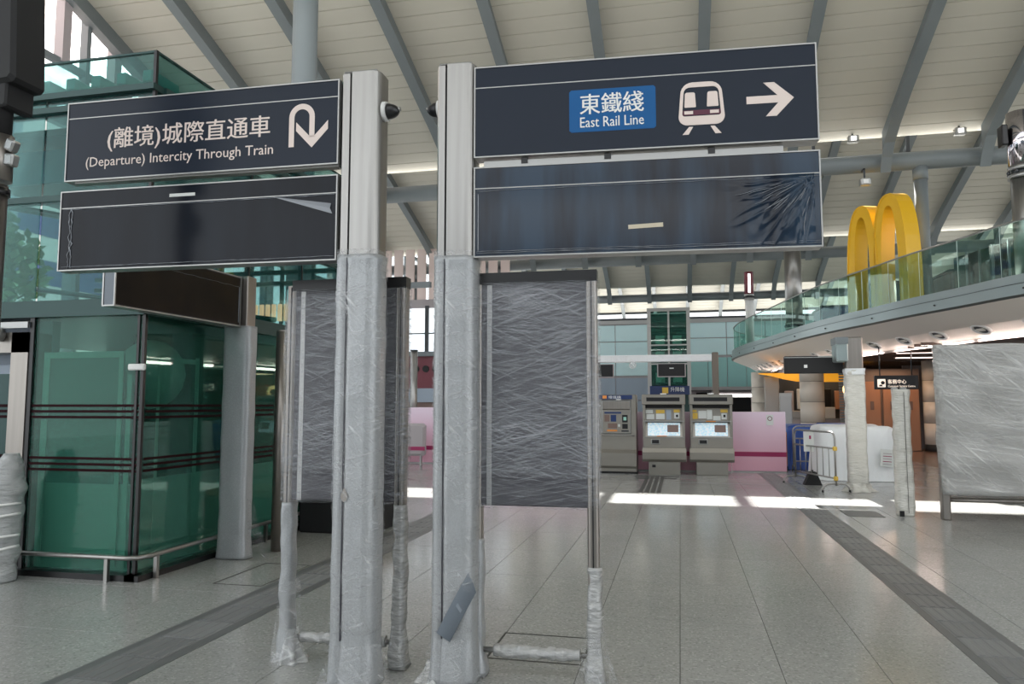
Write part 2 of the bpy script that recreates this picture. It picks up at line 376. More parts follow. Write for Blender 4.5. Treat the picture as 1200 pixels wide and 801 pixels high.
for a, b in tl:
    wdt = round(b - a, 3)
    for k in range(NY):
        key = wdt
        y0 = YT0 + k * LY
        if key not in proto:
            mb = MB(); g_ = 0.0022; hw = wdt / 2 - g_; hl = LY / 2 - g_
            mb.add([(-hw, -hl, -0.012), (hw, -hl, -0.012), (hw, hl, -0.012), (-hw, hl, -0.012), (-hw, -hl, -0.001), (hw, -hl, -0.001), (hw, hl, -0.001), (-hw, hl, -0.001),
                    (-hw + .001, -hl + .001, 0), (hw - .001, -hl + .001, 0), (hw - .001, hl - .001, 0), (-hw + .001, hl - .001, 0)],
                   [(0, 1, 5, 4), (1, 2, 6, 5), (2, 3, 7, 6), (3, 0, 4, 7), (4, 5, 9, 8), (5, 6, 10, 9), (6, 7, 11, 10), (7, 4, 8, 11), (8, 9, 10, 11)])
            o = build(mb, 'floor_tile', 'terrazzo', floor, local=True, recalc=False); proto[key] = o
        else: o = share('floor_tile', proto[key], floor)
        o.location = ((a + b) / 2, y0 + LY / 2, 0)
# tactile strips
def tactile_strip(name, label, x0, x1, y0, y1, rib0, rib1):
    t = thing(name, label, 'tactile strip', ((x0 + x1) / 2, y0, 0))
    mb = MB().box(x0, x1, y0, y1, -0.012, 0.0015); build(mb, 'border', 'tile_dark', t)
    ln = 0.4; n = int((y1 - y0) / ln); src = None
    for k in range(n):
        ya = y0 + k * ln
        if src is None:
            q = MB(); ww = rib1 - rib0; q.box(-ww / 2, ww / 2, 0.006, ln - 0.006, 0.001, 0.0035)
            nb = 4
            for i in range(nb):
                xc = -ww / 2 + ww * (i + 0.5) / nb
                q.loft([[(xc - .022, yy, .0035), (xc - .014, yy, .0075), (xc + .014, yy, .0075), (xc + .022, yy, .0035)] for yy in (0.02, ln - 0.02)], False, True)
            src = build(q, 'tactile_tile', 'tactile', t, local=True); o = src
        else: o = share('tactile_tile', src, t)
        o.location = ((rib0 + rib1) / 2 - (x0 + x1) / 2, ya - y0, 0)
    return t
tactile_strip('tactile_strip', 'long dark grey ribbed tactile paving strip crossing the open floor to the ticket machines\' right', 1.77, 2.17, 2.24, 18.7, 1.83, 2.11)
tactile_strip('tactile_strip', 'dark grey ribbed tactile paving strip passing behind the wrapped pillars beside the green lift', -3.63, -3.15, 2.24, 18.6, -3.55, -3.23)
t = thing('tactile_crossing', 'small dark tactile cross set in floor before the ticket machines', 'tactile strip', (-0.55, 16.4, 0))
build(MB().box(-1.05, -0.05, 17.25, 17.5, 0, .004), 'crossbar', 'hatch_line', t); build(MB().box(-1.0, -0.1, 16.75, 17.0, 0, .004), 'crossbar', 'hatch_line', t)
for k in range(4): build(MB().box(-0.78 + k * .11, -0.71 + k * .11, 13.9, 17.2, 0, .006), 'rib', 'hatch_line', t)
# thin dark expansion joint lines across the floor
t = MB(); t.box(-0.2, 9, 16.05, 16.12, 0, .002)
tag(build(t, 'floor_joint', 'tile_dark'), 'thin dark expansion joint across the floor in front of the pink hoarding', 'joint')
# hatch outlines
def hatch(x0, x1, y0, y1, label, fill=None):
    h = thing('floor_hatch', label, 'floor hatch', ((x0 + x1) / 2, (y0 + y1) / 2, 0))
    if fill: build(MB().box(x0, x1, y0, y1, 0.0005, .002), 'cover', fill, h)
    q = MB(); e_ = 0.012
    q.box(x0, x1, y0, y0 + e_, 0.0005, .003).box(x0, x1, y1 - e_, y1, 0.0005, .003).box(x0, x0 + e_, y0 + e_, y1 - e_, 0.0005, .003).box(x1 - e_, x1, y0 + e_, y1 - e_, 0.0005, .003)
    build(q, 'frame', 'hatch_line', h)
hatch(-1.24, -0.62, 4.72, 5.27, 'square floor hatch outline under the second wrapped board')
hatch(-4.15, -3.66, 6.1, 7.0, 'narrow floor hatch outline beside the green lift')
hatch(2.35, 2.85, 11.75, 12.4, 'small dark floor grille beside the long tactile strip', 'tile_dark')

# =====================================================================
# STRUCTURE: roof bays (ceiling)
# =====================================================================
SL = 0.344; BAY = 11.8; ZE = 8.55; YE = [8.7, 20.5, 32.3, 44.1, 55.9, -3.1, -14.9]
XR0, XR1 = -13.3, 26.0
def zroof(k, y): return ZE + SL * (YE[k] - y)
bx_ = [0.66 + 2.3 * k for k in range(-6, 12)]
ceil = struct('ceiling'); ceil['label'] = 'pitched cream panelled station roof with grey steel beams'
def roof_panel(k, ya, yb, name='roof_panel'):
    z0, z1 = zroof(k, ya), zroof(k, yb); g_ = 0.012
    mb = MB(); mb.add([(XR0, ya + g_, z0 - g_ * SL), (XR1, ya + g_, z0 - g_ * SL), (XR1, yb - g_, z1 + g_ * SL), (XR0, yb - g_, z1 + g_ * SL),
                       (XR0, ya + g_, z0 + .05), (XR1, ya + g_, z0 + .05), (XR1, yb - g_, z1 + .05), (XR0, yb - g_, z1 + .05)],
                      [(0, 3, 2, 1), (4, 5, 6, 7), (0, 1, 5, 4), (1, 2, 6, 5), (2, 3, 7, 6), (3, 0, 4, 7)])
    return mb
SLOT = (4.2, 5.32)                         # unseen roof gap in the farther bays, placed to throw the sun band
for k in range(7):
    spans = [(YE[k] - BAY, YE[k])] if k in (0, 1, 5, 6) else [(YE[k] - BAY, YE[k] - BAY + SLOT[0]), (YE[k] - BAY + SLOT[1], YE[k])]
    for y0, y1 in spans:
        z0, z1 = zroof(k, y0) + .045, zroof(k, y1) + .045
        mb = MB(); mb.add([(XR0, y0, z0), (XR1, y0, z0), (XR1, y1, z1), (XR0, y1, z1), (XR0, y0, z0 + .12), (XR1, y0, z0 + .12), (XR1, y1, z1 + .12), (XR0, y1, z1 + .12)],
                          [(0, 3, 2, 1), (4, 5, 6, 7), (0, 1, 5, 4), (1, 2, 6, 5), (2, 3, 7, 6), (3, 0, 4, 7)])
        build(mb, 'roof_deck', 'steel_dark', ceil)
        n = max(2, int((y1 - y0) / 0.4)); st = (y1 - y0) / n
        if k in (1, 2):
            for i in range(n): build(roof_panel(k, y0 + i * st, y0 + (i + 1) * st), 'roof_panel', 'roof_sheet', ceil, recalc=False)
        else:
            q = MB()
            for i in range(n):
                p = roof_panel(k, y0 + i * st, y0 + (i + 1) * st); q.add(p.v, p.f)
            o = build(q, 'roof_panels', 'roof_sheet', ceil, recalc=False); o['kind'] = 'stuff'
# wall far behind the viewpoint
wrear = struct('wall_rear'); wrear['label'] = 'rear end wall of the concourse'
build(MB().box(-13.3, 26, -27, -26.7, 0, 9), 'wall_panel', 'back_grey', wrear)
# beams: one profile in the YZ plane, shared over all bays
def beam_mb(long_):
    D = 0.42; e = -0.25; y0 = -(BAY - 1.4) if not long_ else -(BAY + 0.3)
    zz = lambda y: -SL * y
    poly = [(y0, zz(y0)), (y0, zz(y0) - D), (-2.2, zz(-2.2) - D), (-1.2, zz(-1.2) - D - .06), (-0.7, zz(-.7) - D - .16), (-0.42, zz(-.4) - D - .34), (-.22, zz(-.22) - D - .62), (-0.20, zz(-.2))]
    mb = MB(); mb.prism([(a, b) for a, b in poly], -0.045, 0.045, 'x')
    # bottom flange following the lower edge
    low = poly[1:7]; W = 0.125
    mb.loft([[(-W, a, b), (W, a, b), (W, a, b - .03), (-W, a, b - .03)] for a, b in low], False, True)
    return mb
src = None
for k in range(5):
    for xb_ in bx_:
        if src is None: src = build(beam_mb(True), 'roof_beam', 'steel_grey', ceil, local=True); o = src
        else: o = share('roof_beam', src, ceil)
        o.location = (xb_, YE[k], ZE)
# long round purlins (tubes)
src = None
for k in range(1, 4):
    if src is None: src = build(MB().cyl((XR0, 0, 0), (XR1, 0, 0), 0.235, n=24), 'round_purlin', 'steel_grey', ceil, local=True); o = src
    else: o = share('round_purlin', src, ceil)
    o.location = (0, YE[k] + 0.12, 7.92)
# brackets holding the panels above the tube
for k in (1, 2):
    for xx in (-5.5, -3.2, -0.8, 1.6, 3.6, 5.9, 8.2):
        build(MB().box(xx - .04, xx + .04, YE[k] + .08, YE[k] + .16, 8.1, 8.62), 'bracket', 'steel_dark', ceil)
# upstand closing the saw tooth
for k in range(1, 4):
    build(MB().box(XR0, XR1, YE[k] - 0.02, YE[k] + .1, ZE + .95, zroof(k + 1, YE[k] + .05)), 'upstand', 'steel_grey', ceil)
# round columns that carry the tubes
def column(x_, y_, r, z0, z1, label, m='steel_grey', parts=()):
    c = thing('roof_column', label, 'column', (x_, y_, z0))
    build(MB().cyl((x_, y_, z0), (x_, y_, z1), r, n=28), 'shaft', m, c)
    build(MB().cyl((x_, y_, z1 - .35), (x_, y_, z1), r * 1.12, n=28), 'collar', m, c)
    return c
column(-6.62, 12, 0.225, 0, 9.9, 'thick grey steel column rising behind the intercity train sign to the roof')
column(6.17, 20.62, 0.16, 4.1, 7.75, 'slim grey steel column beside the yellow arches')
column(8.0, 32.42, 0.17, 4.1, 7.75, 'slim grey column behind the balcony glass left of the arches')
column(-11.9, 32.42, 0.4, 0, 7.75, 'thick grey column showing just above the first wrapped board', 'steel_grey')
column(-7.9, 32.42, 0.26, 0, 7.75, 'grey column just above the second wrapped board, nearer one')
column(-6.6, 44.2, 0.2, 0, 7.75, 'grey column just above the second wrapped board, farther one')

# spot lights on the tube
for xx, zz, g_ in ((4.5, 8.5, 0), (7.0, 8.5, 0), (4.75, 7.35, 1)):
    s_ = thing('spotlight', ['small white spotlight under the roof edge above the arches', 'small white spotlight near the roof beam at far upper right', 'small steel spotlight hanging below the round purlin, next to the arches'][0 if xx == 4.5 else 1 if xx == 7 else 2], 'spotlight', (xx, 20.2, zz))
    build(MB().bbox(xx - .13, xx + .13, 20.12, 20.3, zz - .12, zz + .06, .02), 'housing', 'aluminium', s_)
    build(MB().box(xx - .06, xx + .06, 20.105, 20.12, zz - .08, zz + .02), 'lens', 'lamp_white' if not g_ else 'white_pure', s_)
    build(MB().box(xx - .02, xx + .02, 20.25, 20.29, zz + .0, zz + .35), 'arm', 'steel_dark', s_); build(MB().box(xx - .02, xx + .02, 20.25, 20.5, zz + .31, zz + .35), 'arm', 'steel_dark', s_)

# ---- left curtain wall with clerestory ----
wl = struct('wall_left'); wl['label'] = 'glazed left side wall of the concourse with grey mullions'
XW = -13.3
for i in range(18):
    y = 1.0 + i * 2.6
    build(MB().box(XW - .1, XW + .1, y - .06, y + .06, 0, 13.0), 'mullion', 'steel_grey', wl)
for z in (0.9, 3.6, 6.4, 9.2):
    build(MB().box(XW - .06, XW + .08, 0, 48, z - .07, z + .07), 'transom', 'steel_grey', wl)
build(MB().box(XW - .05, XW + .02, 0, 48, 0, .85), 'dado', 'back_grey', wl)
build(MB().box(XW - .01, XW + .01, 0, 48, .9, 9.2), 'glazing', 'glass_clear', wl)
# outside canopy soffit of pale corrugated sheets
can = thing('canopy', 'pale pink corrugated canopy outside the clerestory at upper left', 'canopy', (-17, 18, 10))
q = MB(); pts = []
nx = 110
for i in range(nx + 1):
    u = i / nx; pts.append((-14.4 - 17 * u, 9.0 + 21 * u + (.07 if i % 4 in (1, 2) else -.07)))
q.loft([[(a, yy, b) for a, b in pts] for yy in (5, 34)], False, False, closed=False)
build(q, 'corrugated_sheet', 'roof_pink', can)
build(MB().box(-14.5, -14.3, 5, 34, 8.3, 8.6), 'edge_beam', 'steel_grey', can)
for y in (6, 15, 24, 33): build(MB().box(-14.5, -14.3, y - .1, y + .1, 0, 8.3), 'post', 'steel_grey', can)
# outside buildings seen through glass
for i, (x0, x1, y0, y1, h, m, lb) in enumerate(((-40, -32, 20, 30, 26, 'building_a', 'grey blue tower block outside, seen through the green lift glass'),
                                    (-48, -38, 34, 46, 20, 'building_b', 'beige block outside behind the grey blue tower'),
                                    (-36, -28, 8, 15, 7, 'building_b', 'low beige building outside beside the lift, seen through glass'))):
    b_ = thing('building', lb, 'building', ((x0 + x1) / 2, (y0 + y1) / 2, 0))
    build(MB().box(x0, x1, y0, y1, 0, h), 'block', m, b_)
    q = MB()
    for z in range(1, int(h / 3)):
        build(MB().box(x1, x1 + .06, y0 + .5, y1 - .5, z * 3, z * 3 + 1.5), 'window_band', 'navy_blue', b_)

tr_ = thing('tree', 'leafy green tree outside, seen through the upper lift glass', 'tree', (-24, 21, 0))
q = MB(); rr_ = random.Random(3)
for i in range(1500):
    a = rr_.uniform(0, 6.283); u = rr_.uniform(-1, 1); ra = 2.2 * rr_.random() ** .5; c_ = Vector((-24 + ra * math.cos(a) * math.sqrt(1 - u * u), 21 + ra * math.sin(a) * math.sqrt(1 - u * u), 6.3 + 2.4 * u * rr_.random() ** .3)); v_ = Vector((rr_.uniform(-1, 1), rr_.uniform(-1, 1), rr_.uniform(-1, 1))).normalized() * .22; w_ = v_.orthogonal().normalized() * .13
    q.add([c_ - v_, c_ + w_, c_ + v_, c_ - w_], [(0, 1, 2, 3)])
lv = build(q, 'leaves', 'leaf', tr_, recalc=False); lv['kind'] = 'stuff'
build(MB().tube([(-24, 21, 0), (-24.1, 21, 3), (-24, 21.1, 6.5)], [.22, .17, .06], 10), 'trunk', 'brown_wall', tr_)
# ---- back walls ----
YB = 48.0
wb = struct('wall_back'); wb['label'] = 'far wall of pale blue glass panels over grey cladding'
build(MB().box(-9, 14, YB, YB + .3, 0, 7.05), 'core', 'grey_pink', wb)
for i in range(10):                                    # upper cyan panels left of tower
    x0 = -8.6 + i * 2.3
    for j, (z0, z1) in enumerate(((3.5, 4.55), (4.6, 5.65), (5.7, 6.75))):
        if x0 < -0.5: build(MB().bbox(x0 + .02, x0 + 2.28, YB - .06, YB, z0, z1, .02), 'glass_panel', 'back_blue', wb)
        elif j > 0: build(MB().bbox(x0 + .02, x0 + 2.28, YB - .06, YB, z0 + .15, z1 + .15, .02), 'glass_panel', 'back_blue', wb)
    if x0 >= -0.5:
        build(MB().bbox(x0 + .02, x0 + 1.13, YB - .06, YB, 2.75, 4.6, .02), 'glass_panel', 'back_teal', wb)
        build(MB().bbox(x0 + 1.16, x0 + 2.28, YB - .06, YB, 2.75, 4.6, .02), 'glass_panel', 'back_teal', wb)
    else:
        build(MB().bbox(x0 + .02, x0 + 2.28, YB - .05, YB, 1.95, 3.35, .02), 'cladding_panel', 'back_grey', wb)
        build(MB().bbox(x0 + .02, x0 + 2.28, YB - .05, YB, .5, 1.9, .02), 'cladding_panel', 'back_grey', wb)
build(MB().box(-9, 14, YB - .12, YB, 6.8, 7.05), 'coping', 'aluminium', wb)
build(MB().box(0.6, 14, YB - 3.0, YB - .1, 2.5, 2.7), 'ledge', 'grey_pink', wb)
build(MB().box(1.0, 14, YB - .04, YB - .02, 0.3, 2.4), 'opening', 'black_matte', wb)
build(MB().box(-14, 14, YB + 3, YB + 3.3, 6.2, 7.55), 'rear_beam', 'steel_dark', wb)
build(MB().box(-14, 26, 55.85, 56.1, 8.42, 9.0), 'rear_beam', 'steel_dark', wb)
# strip lamp behind right of machines
t = thing('strip_lamp', 'long white strip lamp glowing low behind the third ticket machine', 'lamp', (2.3, 38, 2.1))
build(MB().bbox(1.55, 3.4, 37.9, 38.0, 2.02, 2.16, .02), 'tube', 'lamp_white', t); build(MB().box(1.5, 3.45, 37.95, 38.05, 2.16, 2.24), 'housing', 'grey_pink', t); build(MB().box(1.5, 1.56, 37.96, 38.04, 0, 2.16), 'stand', 'grey_pink', t); build(MB().box(3.39, 3.45, 37.96, 38.04, 0, 2.16), 'stand', 'grey_pink', t)

# lift tower in the back
YT = 42.0
t = thing('glass_lift_tower', 'tall dark green glass lift tower in grey frame behind the ticket machines', 'lift tower', (-0.55, YT, 0))
TX_0, TX_1 = -1.62, 0.52
for xx in (TX_0, (TX_0 + TX_1) / 2, TX_1): build(MB().box(xx - (.1 if xx != (TX_0 + TX_1) / 2 else .05), xx + (.1 if xx != (TX_0 + TX_1) / 2 else .05), YT - .08, YT + .05, 2.2, 6.9), 'post', 'aluminium', t)
build(MB().box(TX_0 - .1, TX_1 + .1, YT - .1, YT + .05, 6.85, 7.02), 'top_rail', 'aluminium', t)
for z in (3.9, 4.95): build(MB().box(TX_0, TX_1, YT - .07, YT + .02, z - .04, z + .04), 'rail', 'aluminium', t)
for z0, z1 in ((2.75, 3.86), (3.94, 4.91), (5.0, 6.83)):
    for a, b in ((TX_0 + .1, -.61), (-.49, TX_1 - .1)): build(MB().box(a, b, YT - .01, YT + .01, z0, z1), 'pane', 'glass_green', t)
build(MB().box(TX_0, TX_1, YT + .8, YT + 1.6, 0, 6.8), 'shaft', 'green_steel', t)
for x0, z0 in ((-1.3, 5.0), (-1.3, 4.1), (-.35, 5.0), (-.35, 4.1), (-1.3, 2.9), (-.35, 2.9)):
    build(MB().box(x0, x0 + .5, YT + .75, YT + .79, z0, z0 + .55), 'lit_panel', 'mint', t)
sg = build(MB().box(TX_0, TX_1, YT - .12, YT - .04, 2.2, 2.68), 'sign_band', 'navy_blue', t)
build(MB().box(-.95, -.62, YT - .14, YT - .12, 2.27, 2.6), 'icon', 'paper_yellow', sg)
build(place(text_mb('升降機', .75, .26), -.5, YT - .13, 2.36), 'lettering', 'white_pure', sg)

# far-left back wall with windows
wl2 = struct('wall_back_left'); wl2['label'] = 'maroon and brown back wall with bright windows, between the two pillars'
YL = 31.0
build(MB().box(-16, -7.4, YL, YL + .3, 0, 3.6), 'base', 'brown_wall', wl2)
build(MB().box(-16, -7.4, YL - .08, YL, 2.35, 3.75), 'maroon_band', 'maroon', wl2)
build(MB().box(-16, -7.4, YL - .12, YL, 1.75, 2.35), 'grey_band', 'back_grey', wl2)
for i in range(8):
    build(MB().cyl((-12.2 + i * .45, YL - .08, 3.2), (-12.2 + i * .45, YL - .12, 3.2), .15, n=16), 'porthole', 'black_matte', wl2)
build(MB().box(-16, -7.4, YL - .3, YL + .2, 3.75, 3.95), 'sill', 'steel_grey', wl2)
build(MB().box(-16, -7.4, YL + .1, YL + .3, 5.9, 6.3), 'head', 'grey_pink', wl2)
for i in range(9):
    x0 = -15.6 + i * .95
    build(MB().box(x0 - .08, x0 + .08, YL - .05, YL + .2, 3.9, 6.0), 'mullion', 'steel_dark', wl2)
    build(MB().box(x0 + .08, x0 + .87, YL + .05, YL + .1, 3.95, 5.9), 'pane', 'window_lit', wl2)
    build(MB().box(x0 + .08, x0 + .87, YL - .01, YL + .04, 4.75, 4.8), 'glazing_bar', 'steel_dark', wl2)
for i in range(16):
    x0 = -15.8 + i * .55
    build(MB().box(x0, x0 + .4, YL + .2, YL + .28, 6.3, 8.6), 'louvre', 'roof_pink', wl2)
build(MB().box(-13.3, -9, YL - 5, YL - 4.8, 6.0, 6.2), 'tie_beam', 'steel_grey', wl2)

# right closed side below the mezzanine
wr = struct('wall_right'); wr['label'] = 'brown shop walls and orange doors under the balcony'
build(MB().box(4.2, 22, 36, 36.2, 0, 3.2), 'wall_panel', 'shop_wall', wr)
build(MB().box(21.8, 22, 4, 36, 0, 3.2), 'wall_panel', 'shop_wall', wr)
build(MB().box(6.5, 22, 18.2, 36, .001, .006), 'shop_floor', 'shop_floor', wr)

# =====================================================================
# LIFT ENCLOSURE (left)
# =====================================================================
LX, LY0, LY1, LXL = -4.93, 6.06, 10.3, -6.19
lift = thing('lift_enclosure', 'green glass lift enclosure with dark corner posts and red brown stripes, beside the wrapped pillars', 'lift', (LX, LY0, 0))
ZM0, ZM1, ZT = 2.46, 2.62, 4.72
# lower panes, front
build(MB().box(LXL + .02, LX - .02, LY0, LY0 + .012, .06, ZM0), 'front_pane', 'glass_green', lift)
ys = [LY0 + .02, 7.75, 9.0, LY1]
for a, b in zip(ys[:-1], ys[1:]):
    build(MB().box(LX - .012, LX, a + .02, b - .02, .06, ZM0), 'side_pane', 'glass_green', lift)
    build(MB().box(LX - .012, LX, a + .02, b - .02, ZM1, ZT), 'upper_side_pane', 'glass_upper', lift)
for a, b in ((-9.2, -7.75), (-7.75, LXL), (LXL, LX)):
    build(MB().box(a + .015, b - .015, LY0, LY0 + .012, ZM1, ZT), 'upper_front_pane', 'glass_upper', lift)
for z0, z1, d in ((ZM0, ZM1, .05), (ZT - .06, ZT, .05), (4.52, 4.58, .04), (3.62, 3.68, .02)):
    build(MB().box(-9.2, LX + .02, LY0 - d, LY0 + .1, z0, z1), 'front_rail', 'green_steel', lift)
    build(MB().box(LX - .08, LX + d, LY0 + .1, LY1, z0, z1), 'side_rail', 'green_steel', lift)
for y in ys[1:3]: build(MB().box(LX - .05, LX + .012, y - .012, y + .012, .06, ZT), 'side_mullion', 'black', lift)
build(MB().box(LX - .018, LX + .012, LY0 - .014, LY0 + .02, 0, 5.06), 'corner_post', 'black', lift)
build(MB().box(LX - .075, LX - .05, LY0 - .012, LY0 + .02, 0, ZM0), 'corner_post', 'black', lift)
build(MB().box(LX - .05, LX + .01, LY1 - .05, LY1, 0, 5.06), 'corner_post', 'black', lift)
build(MB().box(LXL - .03, LXL + .02, LY0 - .02, LY0 + .04, 0, ZM0), 'door_side_post', 'black', lift)
# parapet glass and blocks
build(MB().box(-9.2, LX, LY0, LY0 + .012, ZT, 5.05), 'parapet_pane', 'glass_upper', lift)
build(MB().box(LX - .012, LX, LY0, LY1, ZT, 5.05), 'parapet_pane', 'glass_upper', lift)
build(MB().box(-9.2, LX, LY0 - .01, LY0 + .02, 5.04, 5.06), 'parapet_cap', 'green_steel', lift)
build(MB().box(LX - .02, LX + .01, LY0, LY1, 5.04, 5.06), 'parapet_cap', 'green_steel', lift)
for i in range(12):
    xx = -5.06 - i * .30; build(MB().bbox(xx - .055, xx + .055, LY0 + .04, LY0 + .45, 4.78, 4.90, .008), 'roof_block', 'mint', lift)
# stripes
for z in (1.60, 1.545, 1.49, 1.10, 1.045, .99):
    build(MB().box(LXL + .02, LX - .03, LY0 - .004, LY0, z - .012, z + .012), 'stripe', 'stripe_red', lift)
    build(MB().box(LX, LX + .004, LY0 + .05, LY1, z - .012, z + .012), 'stripe', 'stripe_red', lift)
# frosted lower boards and white interior pieces
build(MB().box(LXL + .08, LX - .12, LY0 + .06, LY0 + .08, .06, .86), 'frosted_board', 'green_board', lift)
build(MB().box(LX - .1, LX - .08, LY0 + .15, LY1 - .1, .06, .90), 'frosted_board', 'green_board', lift)
# inner sheet taped up: rounded top frame
tp = MB()
fx0, fx1, fz1 = LXL + .10, LX - .30, 2.12
tp.box(fx0, fx0 + .07, LY0 + .035, LY0 + .045, .1, fz1 - .06).box(fx1, fx1 + .05, LY0 + .035, LY0 + .045, .1, fz1 - .05).box(fx0, fx1 + .05, LY0 + .035, LY0 + .045, fz1 - .06, fz1)
tp.box(fx1 + .1, fx1 + .15, LY0 + .035, LY0 + .045, .1, 1.9)
build(tp, 'tape_border', 'green_tape', lift)
build(MB().box(fx0, fx1 + .05, LY0 + .05, LY0 + .055, .86, fz1 - .02), 'inner_sheet', 'green_back', lift)
tp = MB(); tp.box(LX - .05, LX - .045, 6.32, 6.36, .1, 2.05).box(LX - .05, LX - .045, 6.9, 6.96, .1, 2.1).box(LX - .05, LX - .045, 7.05, 7.7, 2.0, 2.05).box(LX - .05, LX - .045, 6.36, 6.9, 2.03, 2.08)
build(tp, 'tape_border', 'green_tape', lift)
# lift car and machinery inside
build(MB().box(-6.0, -5.25, 7.2, 9.7, .3, 2.4), 'lift_car', 'green_steel', lift)
build(MB().sphere((-5.30, 6.62, 1.92), .42, sc_=(.85, .7, .85)), 'wrapped_bundle', 'green_board', lift, label='white wrapped bundle behind the green glass')

build(MB().box(-9.0, -5.0, 10.2, 10.3, 0, ZM0), 'rear_wall', 'green_steel', lift)
build(MB().box(-5.35, -5.3, 6.5, 6.55, ZM0, 4.9), 'guide_rail', 'green_steel', lift)
build(MB().box(-6.5, -6.45, 8.5, 8.55, ZM0, 4.9), 'guide_rail', 'green_steel', lift)
for i in range(9): build(MB().box(-6.2 + i * .1, -6.15 + i * .1, 9.9, 9.95, 2.85, 3.1), 'lit_window', 'lamp_cream', lift)
build(MB().box(-8.8, -5.2, 6.4, 10, 4.45, 4.52), 'shaft_ceiling', 'green_steel', lift)
build(MB().box(-9.2, LX, LY0 + .1, LY1, 2.47, 2.5), 'landing', 'green_steel', lift)
for i in range(8):
    xx = -9.0 + i * .52; build(MB().box(xx - .02, xx + .02, 10.12, 10.18, ZM1, 4.7), 'rear_mullion', 'green_steel', lift)
    if i in (1, 3, 4, 6): build(MB().box(xx + .1, xx + .36, 10.13, 10.17, 2.9, 3.35), 'bright_pane', 'window_lit', lift)
for z in (3.45, 3.62, 4.2): build(MB().box(-9.2, -5.0, 10.1, 10.2, z - .03, z + .03), 'rear_transom', 'green_steel', lift)
build(MB().tube([(-9.2, 8.0, 4.35), (-5.4, 8.0, 3.55)], .045, 8), 'slanted_beam', 'green_steel', lift)
build(MB().tube([(-9.2, 9.0, 3.3), (-5.3, 9.0, 2.75)], .035, 8), 'slanted_beam', 'green_steel', lift)
build(MB().box(-7.9, -5.3, 6.7, 6.74, 4.05, 4.42), 'mesh_panel', 'back_grey', lift)
# lift portal
build(MB().box(-9.2, LXL - .03, LY0 + .25, LY0 + .35, 0, ZM0), 'portal_back', 'back_grey', lift)
build(MB().box(-6.42, -6.22, LY0 - .03, LY0 + .25, 0, 2.32), 'portal_jamb', 'stainless_warm', lift)
build(MB().box(-9.2, -6.22, LY0 - .03, LY0 + .25, 2.12, 2.32), 'portal_head', 'stainless_warm', lift)
dr = build(MB().bbox(-7.2, -6.5, LY0 + .18, LY0 + .24, .02, 2.02, .01), 'door', 'back_grey', lift)
build(MB().box(-6.95, -6.56, LY0 + .16, LY0 + .18, .25, 1.92), 'pane', 'green_steel', dr)
for z in (1.60, 1.545, 1.49, 1.10, 1.045, .99): build(MB().box(-7.0, -6.5, LY0 + .15, LY0 + .16, z - .014, z + .014), 'stripe', 'stripe_red', dr)
build(MB().cyl((-6.55, LY0 - .04, 2.3), (-6.55, LY0 - .12, 2.3), .07, n=16), 'door_sensor', 'aluminium', lift)
build(MB().box(-9.2, -6.22, LY0 - .05, LY0 - .03, 2.36, 2.42), 'portal_trim', 'aluminium', lift)
# base kerb and bump rail
build(MB().box(LXL + .0, LX + .06, LY0 - .08, LY0 + .05, 0, .055).box(LX - .05, LX + .10, LY0 - .08, LY1, 0, .055), 'kerb', 'black', lift)
br = thing('bump_rail', 'stainless low rail wrapped round the foot of the green lift', 'rail', (LX + .12, LY0 - .12, 0))
build(MB().tube([(LXL - .02, LY0 - .12, 0.0), (LXL - .02, LY0 - .12, .17), (LXL + .02, LY0 - .12, .22), (LX - .25, LY0 - .12, .22), (LX, LY0 - .12, .22), (LX + .09, LY0 - .08, .22), (LX + .13, LY0 + .04, .22), (LX + .13, LY1, .22)], .022, 12), 'rail', 'stainless', br)
for p in ((LX - .2, LY0 - .12), (LX + .13, LY0 + .12), (LX + .13, LY0 + 2.0)): build(MB().box(p[0] - .018, p[0] + .018, p[1] - .018, p[1] + .018, 0, .22), 'leg', 'stainless', br)
lk = MB().bbox(LX - .12, LX + .06, LY0 - .07, LY0 - .03, 1.93, 1.99, .01)
tag(build(lk, 'tape_tag', 'white_pure'), 'small white tag stuck across the lift corner post', 'tag')

